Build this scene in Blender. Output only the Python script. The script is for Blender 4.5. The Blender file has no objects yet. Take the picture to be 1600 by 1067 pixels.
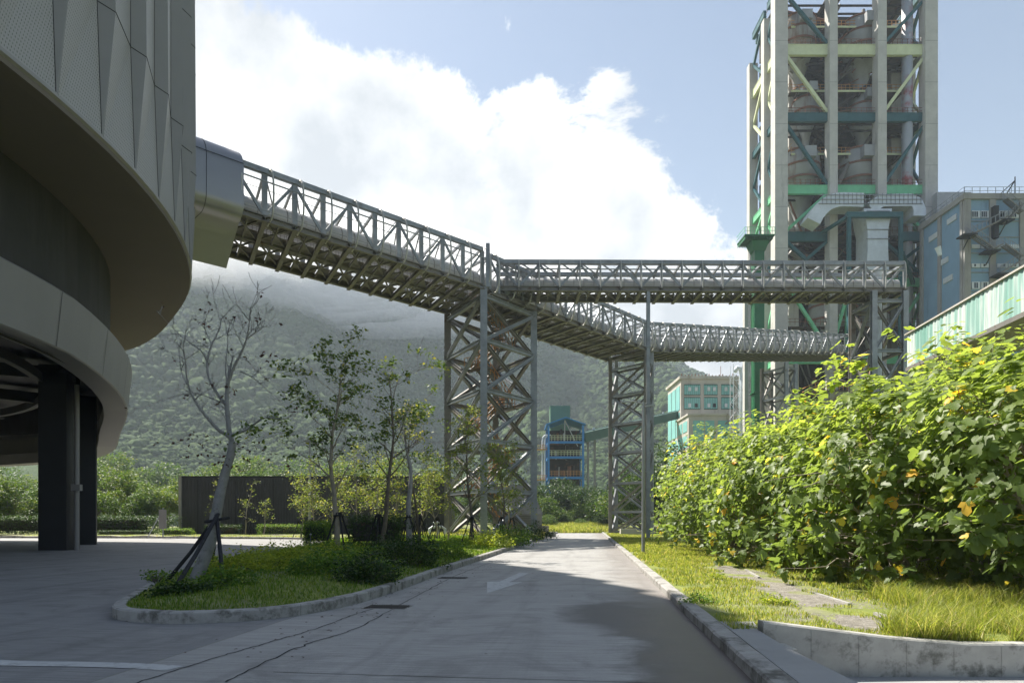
import bpy, math, random
import numpy as np
from mathutils import Vector, Matrix, noise as mnoise
C = bpy.context.scene.collection
SC = bpy.context.scene
R = math.radians
F = 1067.0; HZ = 815.0; CAMZ = 1.6

# ------------------------------------------------------------------ camera
cd = bpy.data.cameras.new("camera"); cam = bpy.data.objects.new("camera", cd); C.objects.link(cam)
cam.location = (0, 0, CAMZ); cam.rotation_euler = (R(90), 0, 0)
cd.sensor_width = 36; cd.lens = 24.0; cd.shift_y = (HZ - 533.5) / 1600.0
cd.clip_start = 0.1; cd.clip_end = 9000
SC.camera = cam
# ------------------------------------------------------------------ light
SUN_EL, SUN_AZ = R(54), R(-50)            # azimuth from +Y towards +X
sd = Vector((math.sin(SUN_AZ)*math.cos(SUN_EL), math.cos(SUN_AZ)*math.cos(SUN_EL), math.sin(SUN_EL)))
sl = bpy.data.lights.new("sun", 'SUN'); sl.energy = 5.0; sl.angle = R(0.5); sl.color = (1.0, 0.94, 0.84)
so = bpy.data.objects.new("sun", sl); C.objects.link(so); so.rotation_euler = sd.to_track_quat('Z', 'Y').to_euler()
SC.view_settings.view_transform = 'Standard'; SC.view_settings.look = 'None'
SC.view_settings.exposure = 1.27; SC.view_settings.gamma = 1
SC.cycles.max_bounces = 6; SC.cycles.diffuse_bounces = 3; SC.cycles.glossy_bounces = 2
SC.cycles.transmission_bounces = 3; SC.cycles.transparent_max_bounces = 8; SC.cycles.volume_bounces = 2
SC.cycles.use_denoising = True
SC.cycles.use_adaptive_sampling = True; SC.cycles.adaptive_threshold = 0.015
SC.cycles.sample_clamp_indirect = 6.0
SC.cycles.caustics_reflective = False; SC.cycles.caustics_refractive = False

def P(px, py, d): return Vector(((px-800)/F*d, d, CAMZ+(HZ-py)/F*d))
def PZ(px, py, z):
    d = (CAMZ - z)*F/(py-HZ); return Vector(((px-800)/F*d, d, z))

# ------------------------------------------------------------------ world: Nishita sky with procedural clouds
w = bpy.data.worlds.new("World"); SC.world = w; w.use_nodes = True
nt = w.node_tree; nt.nodes.clear()
def N(t, **k):
    n = nt.nodes.new(t)
    for a, b in k.items(): setattr(n, a, b)
    return n
def wmath(op, a, b=None, c=None, clamp=False):
    n = N('ShaderNodeMath', operation=op); n.use_clamp = clamp
    for i, v in enumerate((a, b, c)):
        if v is None: continue
        if isinstance(v, (int, float)): n.inputs[i].default_value = v
        else: nt.links.new(v, n.inputs[i])
    return n.outputs[0]
sky = N('ShaderNodeTexSky', sky_type='NISHITA', sun_disc=False, sun_elevation=SUN_EL, sun_rotation=SUN_AZ)
sky.altitude = 50; sky.air_density = 1.15; sky.dust_density = 1.2; sky.ozone_density = 1.3
tc = N('ShaderNodeTexCoord')
dirv = tc.outputs['Generated']
nz = N('ShaderNodeTexNoise'); nz.inputs['Scale'].default_value = 4.6; nz.inputs['Detail'].default_value = 12
nz.inputs['Roughness'].default_value = 0.66; nz.inputs['Distortion'].default_value = 0.25
nt.links.new(dirv, nz.inputs['Vector'])
nz2 = N('ShaderNodeTexNoise'); nz2.inputs['Scale'].default_value = 5.5; nz2.inputs['Detail'].default_value = 8
nz2.inputs['Roughness'].default_value = 0.55
nt.links.new(dirv, nz2.inputs['Vector'])
def blob(px, py, rad, amp):
    d = Vector(((px-800)/F, 1, (HZ-py)/F)).normalized()
    vm = N('ShaderNodeVectorMath', operation='DISTANCE'); nt.links.new(dirv, vm.inputs[0]); vm.inputs[1].default_value = d
    mr = N('ShaderNodeMapRange'); mr.interpolation_type = 'SMOOTHSTEP'
    nt.links.new(vm.outputs['Value'], mr.inputs[0])
    mr.inputs[1].default_value = 0; mr.inputs[2].default_value = rad/F
    mr.inputs[3].default_value = amp; mr.inputs[4].default_value = 0
    return mr.outputs[0]
BL = [(545, 280, 285, .40), (470, 200, 150, .12), (320, 60, 200, .34), (330, 300, 260, .34), (860, 410, 300, .42), (1080, 425, 270, .62), (700, 340, 220, .2),
      (850, 215, 100, .30), (865, 270, 60, .25), (950, 135, 95, .33), (975, 283, 70, .42), (785, 30, 60, .15), (785, 30, 50, .22), (905, 40, 40, .15), (480, 420, 300, .3), (600, 150, 150, .26), (720, 190, 90, .22), (835, 165, 60, .25),
      (1300, 480, 200, .12), (-500, 300, 900, .25),
      (600, -20, 230, -.22), (1350, 200, 420, -.40), (900, 190, 60, -.12), (905, 300, 70, -.15), (765, 255, 90, -.30), (1000, 60, 200, -.12)]
acc = wmath('ADD', wmath('MULTIPLY', wmath('SUBTRACT', nz.outputs['Fac'], .5), 2.3), .40)
for b in BL: acc = wmath('ADD', acc, blob(*b))
cm = N('ShaderNodeMapRange'); cm.interpolation_type = 'SMOOTHSTEP'; nt.links.new(acc, cm.inputs[0])
cm.inputs[1].default_value = 0.60; cm.inputs[2].default_value = 0.78
cr = N('ShaderNodeValToRGB'); nt.links.new(nz2.outputs['Fac'], cr.inputs[0])
cr.color_ramp.elements[0].position = 0.37; cr.color_ramp.elements[0].color = (5.0, 5.2, 5.5, 1)
cr.color_ramp.elements[1].position = 0.58; cr.color_ramp.elements[1].color = (9.4, 9.3, 9.2, 1)
# thin veil of haze whitening the lower sky
sep = N('ShaderNodeSeparateXYZ'); nt.links.new(dirv, sep.inputs[0])
hz = N('ShaderNodeMapRange'); nt.links.new(sep.outputs['Z'], hz.inputs[0])
hz.inputs[1].default_value = 0.0; hz.inputs[2].default_value = 0.75; hz.inputs[3].default_value = 0.30; hz.inputs[4].default_value = 0.02
m0 = N('ShaderNodeMix', data_type='RGBA'); nt.links.new(hz.outputs[0], m0.inputs[0]); nt.links.new(sky.outputs[0], m0.inputs[6])
m0.inputs[7].default_value = (6.6, 7.3, 8.2, 1)
m1 = N('ShaderNodeMix', data_type='RGBA'); nt.links.new(cm.outputs[0], m1.inputs[0])
nt.links.new(m0.outputs[2], m1.inputs[6]); nt.links.new(cr.outputs[0], m1.inputs[7])
bg = N('ShaderNodeBackground'); bg.inputs[1].default_value = 0.052; nt.links.new(m1.outputs[2], bg.inputs[0])
wo = N('ShaderNodeOutputWorld'); nt.links.new(bg.outputs[0], wo.inputs[0])

# ------------------------------------------------------------------ helpers
rnd = random.Random(7); rg = np.random.default_rng(7)
def T(o, label=None, cat=None, group=None, kind=None):
    if label: o['label'] = label
    if cat: o['category'] = cat
    if group: o['group'] = group
    if kind: o['kind'] = kind
    return o
def link(o, parent=None):
    C.objects.link(o)
    if parent is not None: o.parent = parent
    return o
def empty(name, loc=(0, 0, 0), label=None, cat=None, group=None, rz=0):
    o = bpy.data.objects.new(name, None); C.objects.link(o); o.location = loc; o.rotation_euler = (0, 0, rz)
    o.empty_display_size = .3
    return T(o, label, cat, group)
class MB:
    def __init__(s): s.v = []; s.f = []; s.m = []
    def add(s, vs, fs, mi=0):
        b = len(s.v); s.v += [tuple(v) for v in vs]; s.f += [tuple(b+i for i in f) for f in fs]; s.m += [mi]*len(fs); return s
    def box(s, x0, x1, y0, y1, z0, z1, mi=0):
        return s.add([(x0,y0,z0),(x1,y0,z0),(x1,y1,z0),(x0,y1,z0),(x0,y0,z1),(x1,y0,z1),(x1,y1,z1),(x0,y1,z1)],
                     [(0,3,2,1),(4,5,6,7),(0,1,5,4),(1,2,6,5),(2,3,7,6),(3,0,4,7)], mi)
    def beam(s, p, q, w, h, up=(0, 0, 1), mi=0, prof='box'):
        p = Vector(p); q = Vector(q); d = (q-p).normalized(); up = Vector(up)
        if abs(d.dot(up)) > .98: up = Vector((0, 1, 0)) if abs(d.y) < .9 else Vector((1, 0, 0))
        a = d.cross(up).normalized(); b = a.cross(d).normalized()
        if prof == 'I':
            t = .16
            pr = [(-.5,-.5),(.5,-.5),(.5,-.5+t),(t*.4,-.5+t),(t*.4,.5-t),(.5,.5-t),(.5,.5),(-.5,.5),(-.5,.5-t),(-t*.4,.5-t),(-t*.4,-.5+t),(-.5,-.5+t)]
        else: pr = [(-.5,-.5),(.5,-.5),(.5,.5),(-.5,.5)]
        n = len(pr); vs = [e + a*(x*w) + b*(y*h) for e in (p, q) for x, y in pr]
        fs = [(i, (i+1) % n, n+(i+1) % n, n+i) for i in range(n)]
        fs += [tuple(range(n-1, -1, -1)), tuple(range(n, 2*n))]
        return s.add(vs, fs, mi)
    def tube(s, pts, r, n=6, mi=0, cap=True):
        pts = [Vector(p) for p in pts]; m = len(pts)
        if not hasattr(r, '__len__'): r = [r]*m
        vs = []; pa = None
        for i, p in enumerate(pts):
            d = (pts[min(i+1, m-1)] - pts[max(i-1, 0)])
            d = d.normalized() if d.length > 1e-9 else Vector((0, 0, 1))
            if pa is None:
                a = d.orthogonal().normalized()
            else:
                a = (pa - d*pa.dot(d)); a = a.normalized() if a.length > 1e-6 else d.orthogonal().normalized()
            pa = a; b = d.cross(a)
            for k in range(n):
                t = 2*math.pi*k/n; vs.append(p + (a*math.cos(t)+b*math.sin(t))*r[i])
        fs = [(i*n+k, i*n+(k+1) % n, (i+1)*n+(k+1) % n, (i+1)*n+k) for i in range(m-1) for k in range(n)]
        if cap: fs += [tuple(range(n-1, -1, -1)), tuple(range((m-1)*n, m*n))]
        return s.add(vs, fs, mi)
    def lathe(s, c, prof, n=24, mi=0):
        vs = [(c[0]+r*math.cos(2*math.pi*k/n), c[1]+r*math.sin(2*math.pi*k/n), c[2]+z) for r, z in prof for k in range(n)]
        m = len(prof)
        fs = [(i*n+k, i*n+(k+1) % n, (i+1)*n+(k+1) % n, (i+1)*n+k) for i in range(m-1) for k in range(n)]
        return s.add(vs, fs, mi)
    def prism(s, poly, z0, z1, mi=0):
        n = len(poly); vs = [(x, y, z0) for x, y in poly]+[(x, y, z1) for x, y in poly]
        fs = [(i, (i+1) % n, n+(i+1) % n, n+i) for i in range(n)]+[tuple(range(n-1, -1, -1)), tuple(range(n, 2*n))]
        return s.add(vs, fs, mi)
    def build(s, name, mats, parent=None, smooth=False):
        me = bpy.data.meshes.new(name); me.from_pydata(s.v, [], s.f)
        for m in (mats if isinstance(mats, (list, tuple)) else [mats]): me.materials.append(m)
        me.polygons.foreach_set('material_index', s.m)
        if smooth: me.polygons.foreach_set('use_smooth', [True]*len(s.f))
        me.update()
        return link(bpy.data.objects.new(name, me), parent)
def np_mesh(name, V, Fc, mat, tint=None, parent=None, smooth=False):
    """V (n,3) float, Fc (m,k) int: fast mesh"""
    me = bpy.data.meshes.new(name); m, k = Fc.shape
    me.vertices.add(len(V)); me.vertices.foreach_set('co', np.ascontiguousarray(V, dtype=np.float32).ravel())
    me.loops.add(m*k); me.loops.foreach_set('vertex_index', np.ascontiguousarray(Fc, dtype=np.int32).ravel())
    me.polygons.add(m); me.polygons.foreach_set('loop_start', np.arange(0, m*k, k, dtype=np.int32))
    me.materials.append(mat)
    if smooth: me.polygons.foreach_set('use_smooth', np.ones(m, dtype=bool))
    me.update(calc_edges=True)
    if tint is not None:
        at = me.attributes.new('tint', 'FLOAT', 'FACE'); at.data.foreach_set('value', np.ascontiguousarray(tint, dtype=np.float32))
    return link(bpy.data.objects.new(name, me), parent)
def copy_tree(o, parent=None, skip=()):
    c = o.copy(); C.objects.link(c); c.parent = parent
    for ch in list(o.children):
        if ch.name.split('.')[0] not in skip: copy_tree(ch, c)
    return c

# ------------------------------------------------------------------ materials
def newmat(name):
    m = bpy.data.materials.new(name); m.use_nodes = True
    return m, m.node_tree, m.node_tree.nodes['Principled BSDF']
def noise_node(t, scale, detail=5, rough=.6, vec=None, dist=0):
    n = t.nodes.new('ShaderNodeTexNoise'); n.inputs['Scale'].default_value = scale
    n.inputs['Detail'].default_value = detail; n.inputs['Roughness'].default_value = rough; n.inputs['Distortion'].default_value = dist
    if vec is not None: t.links.new(vec, n.inputs['Vector'])
    return n
def ramp(t, fac, stops):
    r = t.nodes.new('ShaderNodeValToRGB'); t.links.new(fac, r.inputs[0]); e = r.color_ramp.elements
    e[0].position, e[0].color = stops[0][0], (*stops[0][1], 1)
    e[1].position, e[1].color = stops[1][0], (*stops[1][1], 1)
    for p, c in stops[2:]:
        x = e.new(p); x.color = (*c, 1)
    return r.outputs[0]
def mixc(t, fac, a, b, mode='MIX'):
    m = t.nodes.new('ShaderNodeMix'); m.data_type = 'RGBA'; m.blend_type = mode
    for i, v in ((0, fac), (6, a), (7, b)):
        if isinstance(v, (int, float)): m.inputs[i].default_value = v
        elif isinstance(v, tuple): m.inputs[i].default_value = (*v, 1) if len(v) == 3 else v
        else: t.links.new(v, m.inputs[i])
    return m.outputs[2]
def geopos(t, scale=(1, 1, 1)):
    g = t.nodes.new('ShaderNodeNewGeometry'); mp = t.nodes.new('ShaderNodeMapping'); mp.inputs['Scale'].default_value = scale
    t.links.new(g.outputs['Position'], mp.inputs[0]); return mp.outputs[0]
def bumpn(t, b, h, strength, dist=.02):
    n = t.nodes.new('ShaderNodeBump'); n.inputs['Strength'].default_value = strength; n.inputs['Distance'].default_value = dist
    t.links.new(h, n.inputs['Height']); t.links.new(n.outputs[0], b.inputs['Normal'])
def mat(name, col, rough=.7, metal=0, var=.25, scale=1.5, stain=None, sscale=.6, sth=.55, streak=False, bump=.1, bscale=20, spec=.4):
    m, t, b = newmat(name)
    pos = geopos(t); n = noise_node(t, scale, 6, .65, pos)
    c = ramp(t, n.outputs['Fac'], [(.25, tuple(x*(1-var) for x in col)), (.75, tuple(min(1, x*(1+var)) for x in col))])
    if stain:
        sv = geopos(t, (1, 1, .12) if streak else (1, 1, 1))
        sn = noise_node(t, sscale, 8, .7, sv)
        f = ramp(t, sn.outputs['Fac'], [(sth, (0, 0, 0)), (min(1, sth+.13), (1, 1, 1))])
        c = mixc(t, f, c, stain)
    t.links.new(c, b.inputs['Base Color'])
    b.inputs['Roughness'].default_value = rough; b.inputs['Metallic'].default_value = metal
    b.inputs['Specular IOR Level'].default_value = spec
    if bump:
        bn = noise_node(t, bscale, 4, .6, pos); bumpn(t, b, bn.outputs['Fac'], bump)
    return m
def leafmat(name, stops, trans=.45, rough=.5, spec=.35):
    m, t, b = newmat(name)
    a = t.nodes.new('ShaderNodeAttribute'); a.attribute_name = 'tint'
    c = ramp(t, a.outputs['Fac'], stops)
    t.links.new(c, b.inputs['Base Color']); b.inputs['Roughness'].default_value = rough; b.inputs['Specular IOR Level'].default_value = spec
    tr = t.nodes.new('ShaderNodeBsdfTranslucent')
    tcx = mixc(t, 1.0, c, (1.8, 1.7, .9), 'MULTIPLY'); t.links.new(tcx, tr.inputs[0])
    mx = t.nodes.new('ShaderNodeMixShader'); mx.inputs[0].default_value = trans
    t.links.new(b.outputs[0], mx.inputs[1]); t.links.new(tr.outputs[0], mx.inputs[2])
    t.links.new(mx.outputs[0], t.nodes['Material Output'].inputs[0])
    return m
M = {}
M['steel'] = mat('galvanised_steel', (.27, .285, .30), .5, .35, .3, 1.2, stain=(.16, .12, .085), sscale=1.1, sth=.6, bump=.05)
M['steel_brown'] = mat('weathered_steel', (.20, .19, .175), .6, .2, .3, .9, stain=(.13, .085, .055), sscale=.9, sth=.56)
M['cover'] = mat('conveyor_cover_sheet', (.42, .42, .41), .5, .2, .2, .8, stain=(.22, .18, .15), sscale=.8, sth=.62)
M['deck'] = mat('galvanised_deck', (.27, .26, .24), .7, .2, .25, 1, stain=(.14, .12, .10), sscale=1.2, sth=.5)
M['orange'] = mat('orange_paint', (.50, .245, .08), .6, 0, .25, 2)
M['rust'] = mat('rust_paint', (.20, .095, .065), .8, 0, .4, 1.5)
M['concrete_t'] = mat('tower_concrete', (.50, .485, .455), .85, 0, .16, .5, stain=(.25, .24, .22), sscale=.6, sth=.58, streak=True, bump=.08, bscale=6)
M['yellow'] = mat('pale_yellow_paint', (.62, .66, .42), .55, 0, .12, .8, stain=(.4, .38, .2), sscale=1, sth=.64)
M['teal'] = mat('dark_teal_paint', (.025, .10, .115), .5, 0, .2, .8)
M['green'] = mat('light_green_paint', (.17, .52, .28), .55, 0, .15, .8, stain=(.15, .33, .2), sscale=1, sth=.62)
M['dgreen'] = mat('deep_green_paint', (.012, .12, .045), .5, 0, .2, .6)
M['white_t'] = mat('white_vessel_paint', (.33, .34, .355), .6, .1, .15, .5, stain=(.14, .065, .045), sscale=.22, sth=.54, streak=True)
M['duct'] = mat('pale_duct_sheet', (.60, .64, .68), .5, .2, .14, .8, stain=(.38, .24, .16), sscale=.7, sth=.63)
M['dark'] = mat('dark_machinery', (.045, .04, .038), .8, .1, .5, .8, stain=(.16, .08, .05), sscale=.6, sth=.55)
M['grate'] = mat('floor_steel', (.095, .08, .07), .85, 0, .3, .5, stain=(.2, .1, .07), sscale=.5, sth=.52)
M['red'] = mat('red_and_grey_pipe', (.36, .38, .40), .6, .1, .1, .5, stain=(.30, .05, .05), sscale=.14, sth=.50)
M['bpanel'] = mat('blue_wall_panel', (.21, .33, .45), .7, 0, .1, .3, stain=(.11, .17, .24), sscale=.4, sth=.55, streak=True)
M['cblock'] = mat('block_concrete', (.30, .29, .28), .85, 0, .15, .5, stain=(.2, .19, .18), sscale=.5, sth=.56, streak=True)
M['window'] = mat('pale_window', (.55, .58, .6), .35, 0, .1, 3)
M['glassd'] = mat('dark_glass', (.02, .03, .035), .12, 0, .1, 3, spec=.6, bump=0)
M['tpanel'] = mat('turquoise_wall_panel', (.20, .46, .44), .65, 0, .1, .25, stain=(.10, .32, .31), sscale=.3, sth=.55, streak=True)
M['tconc'] = mat('old_pale_concrete', (.46, .435, .39), .9, 0, .16, .3, stain=(.26, .23, .18), sscale=.3, sth=.53, streak=True)
M['blue'] = mat('blue_steel_paint', (.04, .20, .50), .5, 0, .2, .8)
M['gbox'] = mat('grey_green_sheet', (.10, .19, .13), .7, 0, .12, .4)
M['ggal'] = mat('dark_green_gallery', (.03, .085, .065), .6, 0, .2, .3)
M['panel'] = mat('facade_panel', (.24, .235, .24), .6, .1, .06, .5, bump=0)
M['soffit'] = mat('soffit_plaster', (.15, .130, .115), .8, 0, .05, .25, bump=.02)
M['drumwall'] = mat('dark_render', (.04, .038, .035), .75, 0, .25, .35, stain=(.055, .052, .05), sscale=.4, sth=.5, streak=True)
M['fascia'] = mat('fascia_sheet', (.26, .248, .238), .5, .15, .05, .4, bump=.02)
M['black'] = mat('charcoal_paint', (.016, .017, .02), .55, 0, .2, .8)
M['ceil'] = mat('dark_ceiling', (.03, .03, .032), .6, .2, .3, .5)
M['ductm'] = mat('brushed_metal_cladding', (.27, .27, .28), .38, .6, .06, .5, bump=.02, bscale=6)
M['dwall'] = mat('dark_corrugated_wall', (.055, .055, .062), .6, .1, .15, .4, stain=(.075, .075, .08), sscale=.5, sth=.5, streak=True)
M['kerb'] = mat('kerb_concrete', (.33, .32, .30), .9, 0, .25, 3.5, stain=(.12, .115, .10), sscale=2.2, sth=.50, bump=.25, bscale=40)
M['slab'] = mat('slab_concrete', (.29, .29, .285), .85, 0, .12, 1.2, stain=(.24, .24, .23), sscale=1.4, sth=.6, bump=.12, bscale=60)
M['rwall'] = mat('board_marked_concrete', (.36, .355, .325), .85, 0, .25, 2.2, stain=(.15, .15, .13), sscale=2.4, sth=.50, bump=.15, bscale=25)
M['paint'] = mat('worn_white_paint', (.47, .475, .47), .8, 0, .12, 5, stain=(.27, .27, .265), sscale=6, sth=.53)
M['joint'] = mat('joint_dark', (.03, .03, .032), .95, 0, .3, 4, bump=0)
M['iron'] = mat('iron_grate', (.06, .055, .05), .7, .5, .4, 6)
M['bark'] = mat('brown_bark', (.13, .11, .09), .9, 0, .3, 6, bump=.5, bscale=30)
M['barkp'] = mat('pale_mottled_bark', (.24, .235, .23), .85, 0, .25, 4, stain=(.13, .12, .11), sscale=7, sth=.55, bump=.4, bscale=30)
M['barkt'] = mat('grey_brown_stem', (.27, .235, .185), .9, 0, .3, 4, bump=.3, bscale=30)
M['pole'] = mat('dark_timber_prop', (.018, .018, .022), .8, 0, .4, 6)
M['soil'] = mat('soil_and_gravel', (.19, .175, .145), .95, 0, .35, 3, stain=(.30, .28, .25), sscale=9, sth=.5, bump=.6, bscale=60)
M['hoop'] = mat('pale_galvanised_hoop', (.46, .45, .42), .5, .2, .2, 2)
M['lamp'] = mat('lamp_post_metal', (.30, .31, .32), .45, .5, .1, 2)
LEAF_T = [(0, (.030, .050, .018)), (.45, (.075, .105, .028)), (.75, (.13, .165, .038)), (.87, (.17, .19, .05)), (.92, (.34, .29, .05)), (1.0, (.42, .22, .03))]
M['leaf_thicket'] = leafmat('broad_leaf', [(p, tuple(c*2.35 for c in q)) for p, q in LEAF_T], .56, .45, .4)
M['leaf_tree'] = leafmat('street_tree_leaf', [(0, (.05, .09, .022)), (.5, (.08, .135, .03)), (.85, (.16, .22, .04)), (1, (.36, .34, .06))], .4)
M['leaf_young'] = leafmat('young_tree_leaf', [(0, (.08, .13, .03)), (.5, (.17, .21, .05)), (.85, (.28, .28, .08)), (1, (.42, .36, .12))], .5)
M['leaf_red'] = leafmat('withered_leaf', [(0, (.03, .012, .01)), (.7, (.07, .02, .015)), (1, (.05, .08, .02))], .3)
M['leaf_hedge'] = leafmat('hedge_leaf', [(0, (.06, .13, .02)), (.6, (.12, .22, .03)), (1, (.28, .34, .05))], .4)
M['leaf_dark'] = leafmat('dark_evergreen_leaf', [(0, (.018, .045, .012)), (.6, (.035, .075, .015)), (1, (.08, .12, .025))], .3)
M['leaf_bg'] = leafmat('distant_tree_leaf', [(0, (.04, .085, .018)), (.6, (.08, .14, .025)), (1, (.2, .23, .05))], .4)
M['leaf_cover'] = leafmat('ground_cover_leaf', [(0, (.16, .23, .025)), (.6, (.32, .39, .05)), (1, (.42, .42, .07))], .45)
M['blade'] = leafmat('grass_blade', [(0, (.13, .18, .03)), (.5, (.27, .32, .06)), (.8, (.38, .39, .12)), (1, (.45, .38, .22))], .5)
M['blade_dk'] = leafmat('lawn_blade', [(0, (.06, .13, .012)), (.6, (.11, .20, .02)), (1, (.22, .26, .04))], .45)
def foliage_mass(name, c0, c1, c2, sc):
    m, t, b = newmat(name); pos = geopos(t)
    n = noise_node(t, sc, 8, .75, pos); n2 = noise_node(t, sc*.12, 4, .6, pos)
    c = ramp(t, n.outputs['Fac'], [(.3, c0), (.7, c1)]); f = ramp(t, n2.outputs['Fac'], [(.4, (0, 0, 0)), (.65, (1, 1, 1))])
    c = mixc(t, f, c, c2, 'MIX') if False else mixc(t, .35, c, ramp(t, n2.outputs['Fac'], [(.4, c1), (.65, c2)]))
    t.links.new(c, b.inputs['Base Color']); b.inputs['Roughness'].default_value = .9; b.inputs['Specular IOR Level'].default_value = .1
    bumpn(t, b, n.outputs['Fac'], 1.0, .8)
    return m
M['forest'] = foliage_mass('mountain_forest', (.010, .024, .009), (.05, .085, .025), (.085, .125, .04), .45)
M['forest2'] = foliage_mass('foothill_forest', (.03, .06, .014), (.13, .19, .035), (.16, .20, .05), .6)
def ground_mat():
    m, t, b = newmat('ground_grass'); pos = geopos(t)
    n = noise_node(t, 2.2, 8, .7, pos); n2 = noise_node(t, .35, 5, .6, pos)
    c = ramp(t, n.outputs['Fac'], [(.3, (.09, .12, .02)), (.7, (.23, .26, .05))])
    c2 = ramp(t, n.outputs['Fac'], [(.3, (.16, .145, .11)), (.7, (.30, .28, .22))])
    f = ramp(t, n2.outputs['Fac'], [(.5, (0, 0, 0)), (.68, (1, 1, 1))])
    t.links.new(mixc(t, f, c, c2), b.inputs['Base Color']); b.inputs['Roughness'].default_value = .95
    bumpn(t, b, n.outputs['Fac'], .8, .05); return m
M['ground'] = ground_mat()
def paving_mat(name, base, lane):
    m, t, b = newmat(name); g = t.nodes.new('ShaderNodeNewGeometry')
    mp = t.nodes.new('ShaderNodeMapping'); mp.inputs['Rotation'].default_value = (0, 0, .115); t.links.new(g.outputs['Position'], mp.inputs[0])
    fine = t.nodes.new('ShaderNodeMapping'); fine.inputs['Scale'].default_value = (1.2, 26, 1); t.links.new(mp.outputs[0], fine.inputs[0])
    br = noise_node(t, 1.0, 4, .6, fine.outputs[0])                      # broomed finish, across the lane
    mid = t.nodes.new('ShaderNodeMapping'); mid.inputs['Scale'].default_value = (.5, 2.6, 1); t.links.new(mp.outputs[0], mid.inputs[0])
    bands = noise_node(t, 1.0, 6, .65, mid.outputs[0])
    big = noise_node(t, .28, 6, .6, mp.outputs[0]); gr = noise_node(t, 60, 3, .7, mp.outputs[0])
    c = ramp(t, bands.outputs['Fac'], [(.3, tuple(x*.62 for x in base)), (.7, tuple(x*1.22 for x in base))])
    c = mixc(t, .5, c, ramp(t, big.outputs['Fac'], [(.3, tuple(x*.72 for x in base)), (.7, tuple(x*1.18 for x in base))]))
    c = mixc(t, .5, c, ramp(t, br.outputs['Fac'], [(.3, tuple(x*.40 for x in base)), (.7, tuple(x*1.6 for x in base))]))
    c = mixc(t, .2, c, ramp(t, gr.outputs['Fac'], [(.35, tuple(x*.5 for x in base)), (.65, tuple(x*1.4 for x in base))]))
    blt = noise_node(t, .55, 8, .68, mp.outputs[0], 1.2)                 # tyre dirt and damp patches
    c = mixc(t, ramp(t, blt.outputs['Fac'], [(.5, (0, 0, 0)), (.72, (.62, .62, .62))]), c, tuple(x*.32 for x in base))
    tyre = t.nodes.new('ShaderNodeMapping'); tyre.inputs['Scale'].default_value = (1.6, .10, 1); t.links.new(mp.outputs[0], tyre.inputs[0])
    ty = noise_node(t, 1.0, 5, .6, tyre.outputs[0], .4)
    c = mixc(t, ramp(t, ty.outputs['Fac'], [(.52, (0, 0, 0)), (.70, (.4, .4, .4))]), c, tuple(x*.42 for x in base))
    if lane:                                                              # damp, oily deposit beside the right kerb
        sx = t.nodes.new('ShaderNodeSeparateXYZ'); t.links.new(g.outputs['Position'], sx.inputs[0])
        def mm(op, a, b_=None, cl=False):
            n = t.nodes.new('ShaderNodeMath'); n.operation = op; n.use_clamp = cl
            for i, v in enumerate((a, b_)):
                if v is None: continue
                if isinstance(v, (int, float)): n.inputs[i].default_value = v
                else: t.links.new(v, n.inputs[i])
            return n.outputs[0]
        def mr(v, a, b_, lo, hi):
            n = t.nodes.new('ShaderNodeMapRange'); n.interpolation_type = 'SMOOTHSTEP'; t.links.new(v, n.inputs[0])
            for i, q in enumerate((a, b_, lo, hi)): n.inputs[i+1].default_value = q
            return n.outputs[0]
        # distance from right kerb line x = 1.63+.115 y
        du = mm('SUBTRACT', mm('ADD', mm('MULTIPLY', sx.outputs['Y'], .115), 1.63), sx.outputs['X'])
        ns = noise_node(t, .9, 6, .62, mp.outputs[0], .6)
        wob = mm('MULTIPLY', mm('SUBTRACT', ns.outputs['Fac'], .5), 2.4)
        near = mr(mm('ADD', du, wob), .95, 1.45, 1, 0)
        along = mm('MULTIPLY', mr(sx.outputs['Y'], 12.0, 14.5, 1, 0), .95)
        f = mm('MULTIPLY', near, along)
        cx = mm('SUBTRACT', sx.outputs['X'], 2.0); cy = mm('SUBTRACT', sx.outputs['Y'], 11.6)
        rr = mm('ADD', mm('SQRT', mm('ADD', mm('MULTIPLY', cx, cx), mm('MULTIPLY', mm('MULTIPLY', cy, cy), .3))), mm('MULTIPLY', wob, .5))
        f2 = mr(rr, .75, 1.35, .95, 0)
        ff = mm('MULTIPLY', mm('MAXIMUM', f, f2), .9)
        c = mixc(t, ff, c, (.028, .027, .034))
        # brown tint of washed soil along the kerb further on
        nb = mm('MULTIPLY', mr(mm('ADD', du, wob), .2, 1.6, 1, 0), .45)
        c = mixc(t, nb, c, (.13, .10, .08))
        rrg = mm('SUBTRACT', .62, mm('MULTIPLY', ff, .18)); t.links.new(rrg, b.inputs['Roughness'])
    else: b.inputs['Roughness'].default_value = .72
    t.links.new(c, b.inputs['Base Color'])
    b.inputs['Specular IOR Level'].default_value = .45
    ad = t.nodes.new('ShaderNodeMath'); ad.operation = 'ADD'; t.links.new(br.outputs['Fac'], ad.inputs[0]); t.links.new(gr.outputs['Fac'], ad.inputs[1])
    bumpn(t, b, ad.outputs[0], .35, .008)
    return m
M['road'] = paving_mat('road_concrete', (.31, .305, .295), True)
M['lot'] = paving_mat('parking_concrete', (.235, .232, .23), False)
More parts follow.
